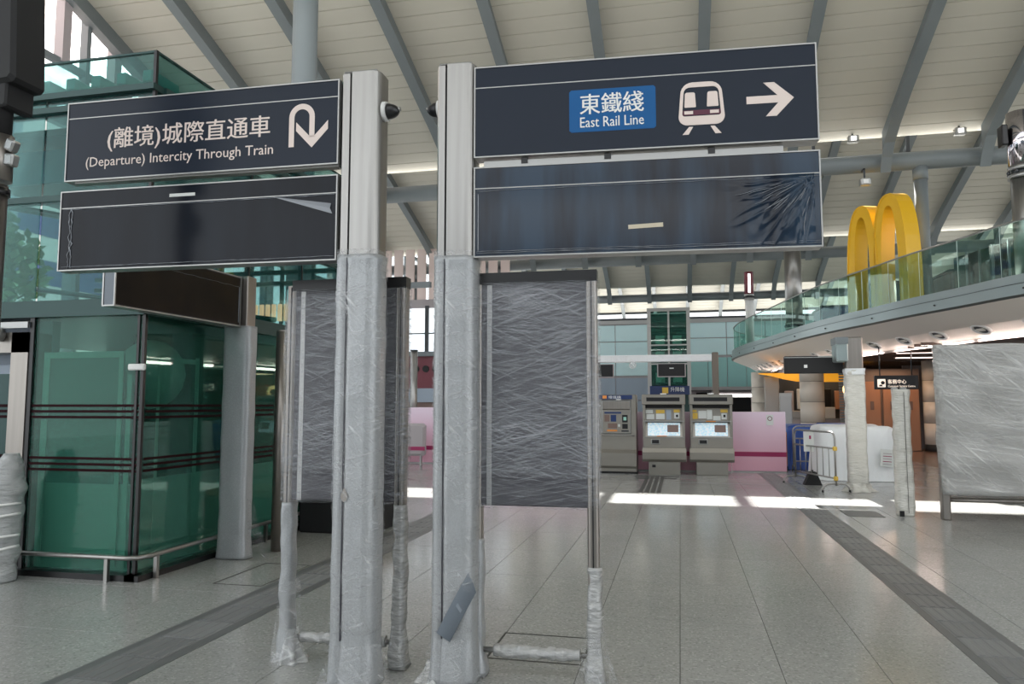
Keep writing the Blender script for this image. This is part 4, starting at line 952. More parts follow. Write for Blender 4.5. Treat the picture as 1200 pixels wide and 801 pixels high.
# =====================================================================
# TICKET MACHINES, HOARDINGS, GANTRY
# =====================================================================
def ticket_machine(label, x0, x1, yf, group=None):
    t = thing('ticket_machine', label, 'ticket machine', ((x0 + x1) / 2, yf, 0)); W = (x1 - x0) / 2; D = .55
    L_ = lambda mb, n_, m, p=t, **k: build(mb, n_, m, p, local=True, **k)
    L_(MB().bbox(-W + .14, W - .14, .02, D, 0, .30, .01), 'plinth', 'machine_steel')
    if 'left' in label or True:
        L_(MB().box(-W + .22, -W + .30, .012, .02, .17, .23), 'socket', 'black') if 'middle' in label else None
    mb = MB().loft([[(x_, y_, z_) for y_, z_ in ((.02, .30), (-.05, .36), (-.06, .52), (.0, .62), (D, .62), (D, .30))] for x_ in (-W, W)], False, True); L_(mb, 'lower_cover', 'machine_steel')
    L_(MB().bbox(-W + .02, W - .02, .0, D, .62, .86, .006), 'coin_body', 'machine_steel')
    L_(MB().bbox(-W + .02, -W + .08, .0, D, .86, 1.62, .005), 'side_cheek', 'machine_steel')
    L_(MB().bbox(W - .08, W - .02, .0, D, .86, 1.62, .005), 'side_cheek', 'machine_steel')
    L_(MB().box(-W + .08, W - .08, .16, D, .86, 1.62), 'back_panel', 'machine_steel')
    L_(MB().bbox(-W, W, -.03, D, 1.62, 1.86, .015), 'header', 'machine_steel')
    L_(MB().box(-W + .11, W - .13, -.036, -.03, 1.70, 1.79), 'display', 'black')
    L_(MB().bbox(-.07, .07, -.04, .05, 1.86, 1.885, .004), 'top_tag', 'white_pure')
    L_(MB().box(-W + .08, W - .08, .10, .16, 1.54, 1.62), 'shade_lip', 'black_matte')
    # sloping desk with screen
    dk = MB().loft([[(x_, y_, z_) for y_, z_ in ((.02, .86), (.12, 1.22), (.16, 1.22), (.16, .86))] for x_ in (-W + .08, W - .08)], False, True); L_(dk, 'desk', 'machine_steel')
    sc_ = MB().loft([[(x_, y_, z_) for y_, z_ in ((.022, .90), (.105, 1.20), (.115, 1.20), (.032, .90))] for x_ in (-W + .13, W - .13)], False, True); s1 = L_(sc_, 'screen', 'screen_map')
    m2 = MB().loft([[(x_, y_, z_) for y_, z_ in ((.040, .985), (.085, 1.15), (.095, 1.15), (.05, .985))] for x_ in (W - .42, W - .17)], False, True); m2.xf(Matrix.Translation((0, -.004, 0))); L_(m2, 'screen_window', 'brown_wall', s1)
    L_(MB().bbox(-W + .04, W - .04, -.01, .16, 1.225, 1.25, .004), 'shelf', 'aluminium')
    L_(MB().bbox(-W + .04, W - .04, -.015, .12, .855, .875, .004), 'ledge', 'aluminium')
    for (a, b, z0, z1, m) in ((-.42, -.25, 1.42, 1.50, 'paper'), (-.40, -.22, 1.28, 1.40, 'paper'), (-.18, .02, 1.42, 1.50, 'paper_yellow'), (-.18, .02, 1.28, 1.41, 'paper'), (.06, .17, 1.27, 1.50, 'back_grey'), (.23, .37, 1.44, 1.51, 'paper_yellow'), (.24, .36, 1.30, 1.43, 'paper')) if 'middle' in label else \
            ((-.42, -.30, 1.29, 1.43, 'paper_yellow'), (-.42, -.32, 1.45, 1.50, 'paper_yellow'), (-.28, -.10, 1.30, 1.48, 'paper'), (-.09, .03, 1.28, 1.50, 'paper'), (.05, .22, 1.26, 1.36, 'paper'), (.22, .38, 1.44, 1.51, 'paper_yellow'), (.24, .36, 1.28, 1.42, 'paper')):
        L_(MB().box(a, b, .152, .16, z0, z1), 'notice', m)
    L_(MB().box(.28, .33, .148, .152, 1.33, 1.39), 'card_symbol', 'black')
    L_(MB().box(-.16, .07, -.012, -.004, .885, .905), 'orange_strip', 'paper_orange') if 'middle' in label else L_(MB().box(-.12, .1, -.014, -.010, 1.225, 1.248), 'orange_strip', 'paper_orange')
    sl = L_(MB().bbox(-W + .2, -W + .41, -.02, .01, .70, .83, .012), 'coin_tray', 'aluminium')
    L_(MB().box(-W + .225, -W + .385, -.023, -.02, .725, .805), 'slot', 'black', sl)
    return t
ticket_machine('middle ticket machine with lit map screen and yellow notices', -.88, .12, 17.75)
ticket_machine('ticket machine next to the plain pink hoarding, rightmost of three machines', .20, 1.19, 17.85)
# add value machine (left)
t = thing('top_up_machine', 'steel card top-up machine with blue header, partly behind the second wrapped board', 'ticket machine', (-1.47, 17.9, 0))
L_ = lambda mb, n_, m, p=t: build(mb, n_, m, p, local=True)
L_(MB().bbox(-.44, .45, .02, .6, .04, 1.86, .01), 'body', 'machine_steel'); L_(MB().box(-.43, .46, .04, .58, 0, .04), 'plinth', 'black')
L_(MB().loft([[(x_, y_, z_) for y_, z_ in ((.02, .12), (-.06, .18), (-.06, .48), (.02, .56))] for x_ in (-.44, .45)], False, True), 'kick_cover', 'machine_steel')
hd = L_(MB().box(-.44, .36, -.02, .02, 1.75, 1.85), 'header', 'navy_blue')
L_(MB().box(-.34, -.24, -.024, -.02, 1.765, 1.84), 'icon', 'paper_orange', hd); L_(place(text_mb('增值機', .3, .07), -.2, -.024, 1.765), 'lettering', 'white_pure', hd)
L_(MB().bbox(-.37, .33, -.01, .03, .93, 1.73, .02), 'surround', 'aluminium'); L_(MB().box(-.34, .30, -.014, -.01, .96, 1.70), 'recess', 'machine_steel')
L_(MB().loft([[(x_, y_, z_) for y_, z_ in ((-.014, 1.5), (-.05, 1.52), (-.05, 1.7), (-.014, 1.7))] for x_ in (-.34, .30)], False, True), 'hood', 'stainless_warm')
for (a, b, z0, z1, m) in ((-.30, -.18, 1.22, 1.38, 'brown_wall'), (-.15, -.02, 1.22, 1.38, 'navy_blue'), (-.30, .1, 1.41, 1.45, 'navy_blue'), (-.22, 0, 1.06, 1.18, 'brown_wall'), (-.24, -.0, .99, 1.03, 'paper_orange'), (.12, .25, 1.2, 1.38, 'black'), (.12, .25, 1.05, 1.17, 'black'), (.10, .27, .98, 1.02, 'steel_dark'), (.02, .07, 1.1, 1.16, 'paper')):
    L_(MB().box(a, b, -.02, -.014, z0, z1), 'control', m)
L_(MB().box(.15, .22, -.024, -.02, 1.25, 1.33), 'green_light', 'mint')
L_(MB().box(-.44, .45, .012, .02, .54, .55), 'joint', 'black_matte')
L_(MB().bbox(-.02, .1, -.03, .02, 1.73, 1.755, .004), 'top_tag', 'white_pure')
L_(MB().tube([(-.4, -.02, .92), (-.3, -.05, .9), (.3, -.05, .9), (.4, -.02, .88)], .012), 'grab_rail', 'stainless')

def hoarding(label, x0, x1, y, h=1.45, tag_=False):
    t = thing('hoarding', label, 'hoarding', ((x0 + x1) / 2, y, 0))
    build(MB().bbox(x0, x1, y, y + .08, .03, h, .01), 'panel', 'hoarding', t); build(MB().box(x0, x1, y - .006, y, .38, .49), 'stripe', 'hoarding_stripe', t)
    build(MB().box(x0 + .01, x1 - .01, y + .01, y + .07, 0, .03), 'base', 'aluminium', t)
    return t
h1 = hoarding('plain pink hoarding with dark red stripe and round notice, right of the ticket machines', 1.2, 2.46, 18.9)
nt_ = build(MB().box(2.02, 2.18, 18.885, 18.9, 1.13, 1.38), 'notice', 'paper', h1)
build(MB().cyl((2.10, 18.885, 1.29), (2.10, 18.88, 1.29), .055, n=20), 'round_symbol', 'maroon', nt_); build(MB().cyl((2.10, 18.882, 1.29), (2.10, 18.877, 1.29), .04, n=20), 'round_centre', 'paper', nt_)
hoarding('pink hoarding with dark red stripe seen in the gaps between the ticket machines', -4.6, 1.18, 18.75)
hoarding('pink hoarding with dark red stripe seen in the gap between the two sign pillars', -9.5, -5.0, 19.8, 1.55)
t = thing('pink_stand', 'white and pink covered stand in front of hoarding, in gap between the pillars', 'stand', (-7.15, 19.2, 0))
build(MB().bbox(-7.75, -6.72, 19.1, 19.3, .25, 1.12, .06), 'cover', 'grey_pink', t); build(MB().box(-7.76, -6.71, 19.09, 19.1, .40, .50), 'stripe', 'hoarding_stripe', t)
for x_ in (-7.6, -6.85): build(MB().box(x_ - .02, x_ + .02, 19.15, 19.25, 0, .27), 'leg', 'aluminium', t)
t = thing('steel_post', 'thin steel post before the maroon wall, between the two pillars', 'post', (-9.1, 24, 0))
build(MB().cyl((-8.85, 24, 0), (-8.85, 24, 3.45), .12, n=20), 'shaft', 'stainless', t); build(MB().cyl((-8.85, 24, 3.45), (-8.85, 24, 3.5), .13, n=20), 'cap', 'steel_dark', t)

# gantry
GY = 22.0
t = thing('sign_gantry', 'white film-wrapped gantry beam on brown steel posts above the ticket machines', 'gantry', (-.7, GY, 0))
build(MB().bbox(-4.2, .92, GY - .08, GY + .08, 2.86, 3.07, .02), 'beam', 'white_sheet', t)
mat('gantry_brown', (0.17, 0.145, 0.12), 0.4, 0.4)
for x_ in (1.0, -4.3): build(MB().bbox(x_ - .09, x_ + .09, GY - .1, GY + .1, 0, 3.12, .02), 'post', 'gantry_brown', t)
build(MB().sphere((-1.33, GY - .05, 2.78), .11, 12, 8, (1, .8, 1)), 'film_knot', 'film_wrap', t)
for x0, x1, lb in ((-2.75, -1.88, 'black hanging display under the gantry, partly hidden by the second wrapped board'), (-.63, .18, 'black hanging display under the gantry in front of the far lift tower')):
    m_ = thing('hanging_display', lb, 'display', ((x0 + x1) / 2, GY, 2.45))
    build(MB().bbox(x0, x1, GY - .06, GY + .04, 2.42, 2.82, .012), 'frame', 'grey_pink', m_); build(MB().box(x0 + .03, x1 - .03, GY - .07, GY - .06, 2.45, 2.80), 'screen', 'black_matte', m_)
    build(MB().box((x0 + x1) / 2 - .03, (x0 + x1) / 2 + .03, GY - .02, GY + .02, 2.82, 2.86), 'hanger', 'steel_dark', m_)
    if x0 > -1: build(MB().box(-.28, -.16, GY - .074, GY - .07, 2.66, 2.69), 'tape_piece', 'paper', m_)

# =====================================================================
# MEZZANINE (curved balcony)
# =====================================================================
ctrl = [(16, 9.3), (12, 10.2), (9.2, 12.2), (7.5, 13.9), (6.42, 15.9), (5.87, 17.5), (5.27, 19.2), (4.85, 20.7), (4.45, 22.0), (3.88, 24.4), (3.28, 28.2), (2.72, 31.5), (2.42, 34.3), (2.5, 36.8), (3.3, 39.2), (5, 41), (8, 42.4), (12, 43)]
def catmull(P, n=6):
    out = []
    for i in range(len(P) - 1):
        p0 = Vector(P[max(i - 1, 0)]); p1 = Vector(P[i]); p2 = Vector(P[i + 1]); p3 = Vector(P[min(i + 2, len(P) - 1)])
        for k in range(n):
            t_ = k / n; out.append(0.5 * ((2 * p1) + (-p0 + p2) * t_ + (2 * p0 - 5 * p1 + 4 * p2 - p3) * t_ ** 2 + (-p0 + 3 * p1 - 3 * p2 + p3) * t_ ** 3))
    out.append(Vector(P[-1])); return out
curve = catmull([Vector(p) for p in ctrl], 6)
def inset(C, d):
    out = []
    for i, p in enumerate(C):
        a = C[max(i - 1, 0)]; b = C[min(i + 1, len(C) - 1)]; t_ = (b - a).normalized(); nrm = Vector((t_.y, -t_.x)); out.append(p + nrm * d)
    return out
mz = struct('mezzanine'); mz['label'] = 'curved upper floor with grey fascia and white soffit'
c0, cA, cB, cC = curve, inset(curve, .06), inset(curve, .02), inset(curve, 1.55)
def band(C1, z1, C2, z2, m, name, smooth=True):
    mb = MB(); n = len(C1)
    mb.add([(p.x, p.y, z1) for p in C1] + [(p.x, p.y, z2) for p in C2], [(i, i + 1, n + i + 1, n + i) for i in range(n - 1)], smooth); return build(mb, name, m, mz)
band(c0, 4.12, c0, 3.95, 'fascia', 'fascia_upper'); band(inset(curve, .04), 3.96, inset(curve, .04), 3.92, 'fascia_dark', 'fascia_recess')
band(inset(curve, -.03), 3.93, inset(curve, -.03), 3.72, 'fascia', 'fascia_lower'); band(inset(curve, -.03), 3.93, cA, 3.93, 'fascia', 'fascia_lip')
band(inset(curve, -.03), 3.72, inset(curve, .05), 3.68, 'fascia_dark', 'drip_edge')
mid = inset(curve, .8)
band(inset(curve, .05), 3.68, mid, 3.36, 'soffit', 'soffit'); band(mid, 3.36, cC, 3.14, 'soffit', 'soffit')
band(cC, 3.14, inset(curve, 1.58), 3.2, 'aluminium', 'soffit_edge'); band(inset(curve, 1.5), 3.145, inset(curve, 1.62), 3.10, 'aluminium', 'soffit_edge')
# slab top and lower ceiling
for z, C, m, nm in ((4.11, c0, 'terrazzo_far', 'slab_top'), (3.2, inset(curve, 1.57), 'ceiling_brown', 'lower_ceiling')):
    mb = MB(); n = len(C); mb.add([(p.x, p.y, z) for p in C] + [(24, p.y, z) for p in C], [(i, i + 1, n + i + 1, n + i) for i in range(n - 1)]); build(mb, nm, m, mz)
# fascia joints
cum = [0]
for i in range(1, len(curve)): cum.append(cum[-1] + (curve[i] - curve[i - 1]).length)
def at_len(C, s_):
    for i in range(1, len(C)):
        if cum[i] >= s_:
            q_ = (s_ - cum[i - 1]) / (cum[i] - cum[i - 1]); p = C[i - 1].lerp(C[i], q_); t_ = (curve[i] - curve[i - 1]).normalized(); return p, t_
    return C[-1], (curve[-1] - curve[-2]).normalized()
# balustrade: panes each a part
bal = thing('glass_balustrade', 'curved green-tinted glass balustrade along the upper balcony edge', 'balustrade', (5, 20, 4.12))
Cg = inset(curve, .10); s_ = 0.3; pw = 1.25; total = cum[-1]
while s_ + pw < total:
    pts = [at_len(Cg, s_ + .012 + (pw - .024) * k / 4)[0] for k in range(5)]
    mb = MB(); mb.loft([[(p.x, p.y, 4.05), (p.x, p.y, 5.18), (p.x + .012, p.y + .012, 5.18), (p.x + .012, p.y + .012, 4.05)] for p in pts], False, True)
    build(mb, 'pane', 'glass_rail', bal); p, t_ = at_len(Cg, s_)
    build(MB().cyl((p.x, p.y, 4.1), (p.x, p.y, 5.18), .005, n=6), 'joint', 'green_tape', bal)
    p2, t2 = at_len(inset(curve, -.035), s_ + .6)
    if int(s_ / pw) % 2: build(MB().cyl((p2.x, p2.y, 3.83), (p2.x - .02, p2.y - .02, 3.83), .02, n=8), 'fixing', 'black', bal)
    s_ += pw
build(MB().tube([(p.x, p.y, 5.19) for p in Cg], .022, 8), 'top_rail', 'stainless', bal)
# downlights in the soffit
ORD = 'first second third fourth fifth sixth seventh eighth ninth tenth eleventh twelfth thirteenth fourteenth fifteenth sixteenth seventeenth eighteenth nineteenth twentieth twenty-first twenty-second twenty-third twenty-fourth twenty-fifth'.split()
src = None; dl_positions = []
s_ = 0.0
k = 0
while s_ < total - 2:
    p, t_ = at_len(inset(curve, .95), s_)
    p0_, _ = at_len(curve, s_)
    if 16.0 < p0_.y < 37: dl_positions.append((p, t_, p0_))
    s_ += 1.45 if s_ < cum[60] else 0.9
def downlight(p, t_, label, grp):
    d = thing('downlight', label, 'downlight', (p.x, p.y, 3.32), math.atan2(t_.y, t_.x), group=grp)
    M = Matrix.Translation((0, 0, -.02)) @ Matrix.Rotation(R(31), 4, 'X')
    q = MB(); rings = []
    for r_, z_ in ((.14, .01), (.15, -.035), (.20, -.035), (.215, .01)): rings.append([(1.15 * r_ * math.cos(2 * math.pi * i / 24), r_ * math.sin(2 * math.pi * i / 24), z_) for i in range(24)])
    q.loft(rings, True, False); q.xf(M); build(q, 'ring', 'white_pure', d, local=True)
    build(MB().cyl((0, 0, -.016), (0, 0, .0), .15, n=20).xf(M), 'reflector', 'steel_dark', d, local=True)
    q = MB().bbox(-.11, .11, -.045, .045, -.04, -.012, .008).xf(M); build(q, 'lamp', 'soffit', d, local=True)
for i, (p, t_, p0_) in enumerate(dl_positions):
    downlight(p, t_, 'white-rimmed oval downlight in the curved soffit, %s counting away from the big wrapped display' % ORD[i], 'downlights along the curved soffit')
# lamp strips at soffit inner edge (pink glow)
for sa, sb in ((8.2, 10.6), (10.9, 14.0), (14.3, 18.5)):
    q = MB().tube([(at_len(inset(curve, 1.72), sa + (sb - sa) * i / 8)[0].x, at_len(inset(curve, 1.72), sa + (sb - sa) * i / 8)[0].y, 3.17) for i in range(9)], .03, 8)
    build(q, 'cove_lamp', 'lamp_pink', mz)
for sa in (10.5, 14.0, 17.5, 21.5, 26.0, 30.0):
    p, t_ = at_len(inset(curve, 1.70), sa); nrm = Vector((t_.y, -t_.x))
    l_ = bpy.data.lights.new('cove_light', 'AREA'); l_.shape = 'RECTANGLE'; l_.size = 3.2; l_.size_y = .12; l_.energy = 30; l_.color = (1, .80, .72)
    lo = bpy.data.objects.new('cove_light', l_); lo.location = (p.x, p.y, 2.98); COL.objects.link(lo)
    lo.rotation_euler = Vector((-nrm.x, -nrm.y, .9)).to_track_quat('-Z', 'Y').to_euler()
# golden arches: M plane along the balcony edge
A0 = Vector((4.80, 22.1)); A1 = Vector((5.66, 19.6)); dA = (A1 - A0); LA = dA.length; dA.normalize()
t = thing('arches_sign', 'big yellow double-arch letter sign standing behind the balcony glass', 'sign', (A0.x, A0.y, 4.12), math.atan2(dA.y, dA.x))
def arch(xc, w_, h_, th, sgn):
    out, inn = [], []; n = 22
    for k in range(n + 1):
        a = math.pi * (1 - k / n); ca, sa = math.cos(a), math.sin(a)
        ex = abs(ca) ** 0.8 * (1 if ca > 0 else -1)
        out.append((xc + w_ / 2 * ex, h_ * (sa ** .62 if sa > 0 else 0)))
        inn.append((xc + (w_ / 2 - th) * ex, (h_ - th * .85) * (sa ** .62 if sa > 0 else 0)))
    rings = [[(o_[0], -.19, o_[1]), (o_[0], .19, o_[1]), (i_[0], .19, i_[1]), (i_[0], -.19, i_[1])] for o_, i_ in zip(out, inn)]
    mb = MB().loft(rings, False, True)
    # raised rim on face
    mb.loft([[(o_[0] * .0 + o_[0], -.205, o_[1]), (o_[0], -.19, o_[1]), (o_[0] + (i_[0] - o_[0]) * .16, -.19, o_[1] + (i_[1] - o_[1]) * .16), (o_[0] + (i_[0] - o_[0]) * .16, -.205, o_[1] + (i_[1] - o_[1]) * .16)] for o_, i_ in zip(out, inn)], False, True)
    return mb
aw = LA * .545
build(arch(aw / 2, aw, 2.86, .36, 1), 'arch', 'yellow', t, local=True); build(arch(LA - aw / 2, aw, 2.86, .36, 1), 'arch', 'yellow', t, local=True)

# upper-floor furniture seen through the balustrade
for i, (x0, x1, y0, y1, h_, m, lb) in enumerate(((9.6, 11.4, 18.6, 20.4, 1.25, 'black_matte', 'dark kiosk counter behind the balcony glass right of the arches'), (11.0, 13.2, 15.0, 16.6, 1.2, 'green_steel', 'dark green counter behind the balcony glass at far right'),
                                                 (5.6, 7.2, 24.0, 26.0, 1.15, 'green_steel', 'dark green counter behind the balcony glass left of the arches'), (5.2, 6.8, 29, 31, 1.1, 'navy_blue', 'blue dark counter on the far part of the balcony'), (7.4, 8.9, 22.6, 24.4, 1.2, 'steel_dark', 'dark cabinet behind the yellow arches'))):
    c = thing('counter', lb, 'counter', ((x0 + x1) / 2, (y0 + y1) / 2, 4.12)); build(MB().bbox(x0, x1, y0, y1, 4.12, 4.12 + h_, .03), 'body', m, c); build(MB().box(x0 - .05, x1 + .05, y0 - .05, y1 + .05, 4.12 + h_, 4.17 + h_), 'top', 'steel_dark', c)
    for j in range(3): build(MB().box(x0 - .02, x0 - .0, y0 + .15 + j * .5, y0 + .4 + j * .5, 4.2, 4.7), 'lit_panel', 'back_grey', c)
sc2 = thing('screen_wall', 'low dark glazed screen wall standing behind the balcony glass, right of the arches', 'screen wall', (8, 17, 4.12))
cs_ = [p for p in inset(curve, 2.3) if 12 < p.y < 21.4]
for i in range(0, len(cs_) - 2, 2):
    a, b = cs_[i], cs_[i + 2]; d_ = (b - a).normalized() * .05
    build(MB().loft([[(p.x, p.y, z) for p in (a + d_, b - d_, b - d_ + Vector((.05, .03)), a + d_ + Vector((.05, .03)))] for z in (4.12, 5.45)], False, True), 'screen_panel', 'black' if i % 4 else 'green_steel', sc2)
    build(MB().cyl((a.x, a.y, 4.12), (a.x, a.y, 5.5), .03, n=8), 'post', 'steel_grey', sc2)
# chrome lamp columns on the balcony
def lamp_column(x_, y_, r, z1, zs, label, sleeve='stainless', lower='white_pure', slot=False):
    t = thing('lamp_column', label, 'column', (x_, y_, 4.12))
    build(MB().cyl((x_, y_, 4.12), (x_, y_, zs), r * .9, n=28), 'shaft', lower, t); sl = build(MB().cyl((x_, y_, zs + .25), (x_, y_, z1), r, n=28), 'sleeve', sleeve, t)
    build(MB().cyl((x_, y_, zs), (x_, y_, zs + .08), r * 1.08, n=28), 'ring', 'aluminium', t); build(MB().cyl((x_, y_, zs + .17), (x_, y_, zs + .25), r * 1.08, n=28), 'ring', 'aluminium', t)
    build(MB().cyl((x_, y_, zs + .08), (x_, y_, zs + .17), r * .8, n=20), 'joint', 'steel_dark', t)
    for k in range(8): build(MB().sphere((x_ + r * 1.05 * math.cos(k * .785), y_ + r * 1.05 * math.sin(k * .785), zs + .125), r * .16, 8, 6), 'bolt', 'steel_dark', t)
    if slot: build(MB().box(x_ - r * .25, x_ + r * .25, y_ - r * 1.05, y_ - r * .9, zs + .3, z1 - .1), 'light_slot', 'lamp_white', sl)
    return t
mat('sign_lit', (0.8, 0.68, 0.58), 0.4, emit=((1, .85, .72), 0.9))
mat('chrome', (0.55, 0.52, 0.55), 0.08, 1.0)
c = lamp_column(7.02, 17.0, .25, 7.68, 6.28, 'chrome-topped column with clamp ring at far right edge above the balcony', 'chrome', 'stainless')
build(MB().bbox(6.62, 6.74, 16.85, 17.1, 6.98, 7.42, .02), 'black_speaker', 'black', c)
lamp_column(4.05, 28.0, .29, 7.25, 4.3, 'pale steel column rising over the balcony, left of the arches', 'stainless', 'stainless')
lamp_column(3.1, 34.4, .20, 7.55, 6.3, 'maroon lamp column with glowing white slot at the balcony tip', 'maroon', 'white_pure', True)

# =====================================================================
# UNDER THE BALCONY
# =====================================================================
def tiled_column(x_, y_, r, label):
    t = thing('tiled_column', label, 'column', (x_, y_, 0))
    build(MB().cyl((x_, y_, 0), (x_, y_, .25), r * .99, n=32), 'skirting', 'black_matte', t)
    z = .25
    while z < 3.1: z2 = min(z + .74, 3.2); build(MB().cyl((x_, y_, z + .01), (x_, y_, z2 - .005), r, n=32), 'drum', 'column_tile', t); z += .74
    build(MB().cyl((x_, y_, 0), (x_, y_, 3.2), r * .97, n=32), 'core', 'grout', t)
tiled_column(4.72, 29.0, .42, 'round cream tiled column behind the blue tarpaulin')
tiled_column(8.75, 28.6, .44, 'round cream tiled column beside the customer service sign')
tiled_column(3.75, 37.5, .38, 'round cream column under the far tip of the balcony')
tiled_column(12.5, 27, .44, 'round cream column hidden deep under the balcony')
# wrapped small panels near left column
t = thing('wrapped_stand', 'grey film-wrapped upright panel beside the far cream column', 'panel', (3.9, 31, 0)); build(crumple(dense(rrect(.55, .1, .03), .06), 0, 2.75, .02, 4, .1, 8).xf(Matrix.Translation((3.55, 31, 0))), 'wrap', 'panel_wrapped', t)
t = thing('wrapped_stand', 'short grey film-wrapped post just behind the blue tarpaulin', 'panel', (3.0, 22, 0)); build(crumple(dense(rrect(.32, .16, .03), .05), 0, 1.95, .02, 5, .1, 3).xf(Matrix.Translation((2.88, 22, 0))), 'wrap', 'panel_wrapped', t)
# yellow shop fascia
t = thing('shop_fascia', 'curved amber lit shop fascia under the balcony behind the black screen', 'sign', (5, 33, 2.3))
q = MB(); q.loft([[(x_, 30.5 - .25 * math.sin(min(1, (x_ - 3.05) / 4) * 3.1), 2.86 - hh), (x_, 30.5 - .25 * math.sin(min(1, (x_ - 3.05) / 4) * 3.1), 2.86), (x_, 31.2, 2.86)] for x_, hh in ((3.05, .03), (3.5, .12), (3.9, .24), (4.4, .34), (5.2, .36), (6.2, .36), (7.2, .36))], False, True)
build(q, 'band', 'sign_amber', t)
for x_ in (4.9, 5.7, 6.6): build(MB().cyl((x_, 30.42, 2.67), (x_, 30.40, 2.67), .1, n=16), 'logo', 'black', t)
sh = thing('snack_shop', 'warm lit shop front with counters under the balcony', 'shop', (6, 32, 0))
build(MB().box(4.0, 7.5, 32.5, 32.7, 0, 3.1), 'back_wall', 'steel_dark', sh)
for i in range(7):
    build(MB().bbox(4.2 + i * .48, 4.55 + i * .48, 32.3, 32.45, 1.35 + .1 * (i % 3), 2.2 + .08 * (i % 2), .02), 'poster', ['grey_pink', 'paper', 'brown_wall', 'black', 'shop_orange', 'grey_pink', 'lamp_warm'][i], sh)
build(MB().bbox(4.0, 7.2, 31.0, 31.5, 0, 1.05, .02), 'counter', 'grey_pink', sh); build(MB().box(4.0, 7.2, 31.0, 31.52, 1.05, 1.10), 'worktop', 'aluminium', sh)
for i in range(5): build(MB().bbox(4.3 + i * .6, 4.7 + i * .6, 31.1, 31.4, 1.1, 1.4 + .07 * (i % 3), .02), 'appliance', ['aluminium', 'black', 'paper', 'shop_orange', 'aluminium'][i], sh)
rl = thing('amber_sign', 'small round amber lit sign under the balcony beside the orange doors', 'sign', (5.55, 26, 2.1)); build(MB().cyl((5.45, 26, 2.12), (5.45, 26.08, 2.12), .26, n=24), 'disc', 'lamp_warm', rl); build(MB().cyl((5.45, 25.98, 2.12), (5.45, 26, 2.12), .12, n=20), 'symbol', 'shop_orange', rl); build(MB().box(5.43, 5.47, 26, 26.05, 2.35, 3.2), 'hanger', 'steel_dark', rl)
# orange doors and shutter
dw = struct('door_1'); dw['label'] = 'orange lit double doors under the balcony'
build(MB().box(6.2, 8.2, 28.6, 28.75, 0, 2.9), 'surround', 'shop_wall', dw)
for x0 in (6.35, 7.0, 7.6):
    d = build(MB().bbox(x0, x0 + .56, 28.52, 28.6, .03, 2.45, .015), 'door_leaf', 'shop_orange', dw); build(MB().bbox(x0 + .22, x0 + .34, 28.5, 28.52, 1.45, 1.75, .008), 'vent', 'brown_wall', d)
build(MB().cyl((6.25, 28.58, 2.0), (6.25, 28.5, 2.0), .06, n=12), 'push_button', 'black', dw)
sw = struct('shutter_wall'); sw['label'] = 'grey roller shutter beside the orange doors'
build(MB().box(8.2, 10.5, 30.5, 30.6, 0, 3.1), 'sheet', 'grey_pink', sw)
for i in range(30): build(MB().box(5.65, 6.15, 29.0, 29.04, .1 + i * .1, .17 + i * .1), 'slat', 'steel_grey', sw)
build(MB().box(8.25, 8.6, 30.3, 30.4, 0, 2.9), 'shutter', 'steel_dark', sw)
l_ = bpy.data.lights.new('door_lamp', 'AREA'); l_.energy = 24; l_.size = 1.2; l_.color = (1, .62, .38); lo = bpy.data.objects.new('door_lamp', l_); lo.location = (7.2, 27.7, 2.9); COL.objects.link(lo)
l_ = bpy.data.lights.new('shop_lamp', 'AREA'); l_.energy = 22; l_.size = 2.0; l_.color = (1, .75, .5); lo = bpy.data.objects.new('shop_lamp', l_); lo.location = (5.6, 31.7, 3.0); COL.objects.link(lo)
# ceiling strip lamps under balcony and baffles
for i, (x0, x1, y) in enumerate(((6.8, 9.3, 26.0), (6.2, 7.6, 23.6), (7.5, 12, 22.0))):
    t = thing('strip_lamp', ['long white strip lamp in the brown ceiling over the customer service sign', 'short white strip lamp in the brown ceiling before the service sign', 'white strip lamp in the brown ceiling behind the big wrapped panel'][i], 'lamp', (x0, y, 3.1))
    build(MB().bbox(x0, x1, y - .03, y + .03, 3.11, 3.14, .008), 'tube', 'lamp_pink', t); build(MB().box(x0 - .05, x1 + .05, y - .08, y + .08, 3.14, 3.2), 'housing', 'aluminium', t)
for i in range(14): build(MB().box(6.0, 16, 20.6 + i * .55, 20.66 + i * .55, 3.12, 3.2), 'ceiling_baffle', 'ceiling_brown', mz)
# customer service sign
t = thing('service_sign', 'black hanging customer service sign with white symbol and Chinese characters', 'sign', (5.75, 22, 2.05))
build(MB().bbox(5.20, 6.30, 22, 22.1, 2.04, 2.42, .01), 'case', 'black', t)
ic = build(MB().bbox(5.27, 5.47, 21.985, 22, 2.10, 2.32, .02), 'icon', 'sign_lit', t)
build(MB().cyl((5.40, 21.985, 2.22), (5.40, 21.975, 2.22), .05, n=16).add([(5.30, 21.974, 2.12), (5.40, 21.974, 2.12), (5.38, 21.974, 2.17), (5.31, 21.974, 2.17)], [(0, 1, 2, 3)]), 'figure', 'black', ic)
build(place(text_mb('客務中心', .46, .12, .01), 5.53, 21.99, 2.19), 'lettering', 'sign_lit', t); build(place(text_mb('Customer Service Centre', .68, .055, .005), 5.53, 21.99, 2.10), 'lettering', 'sign_lit', t)
for x_ in (5.35, 6.15): build(MB().cyl((x_, 22.05, 2.42), (x_, 22.05, 3.2), .015, n=8), 'hanger', 'steel_dark', t)

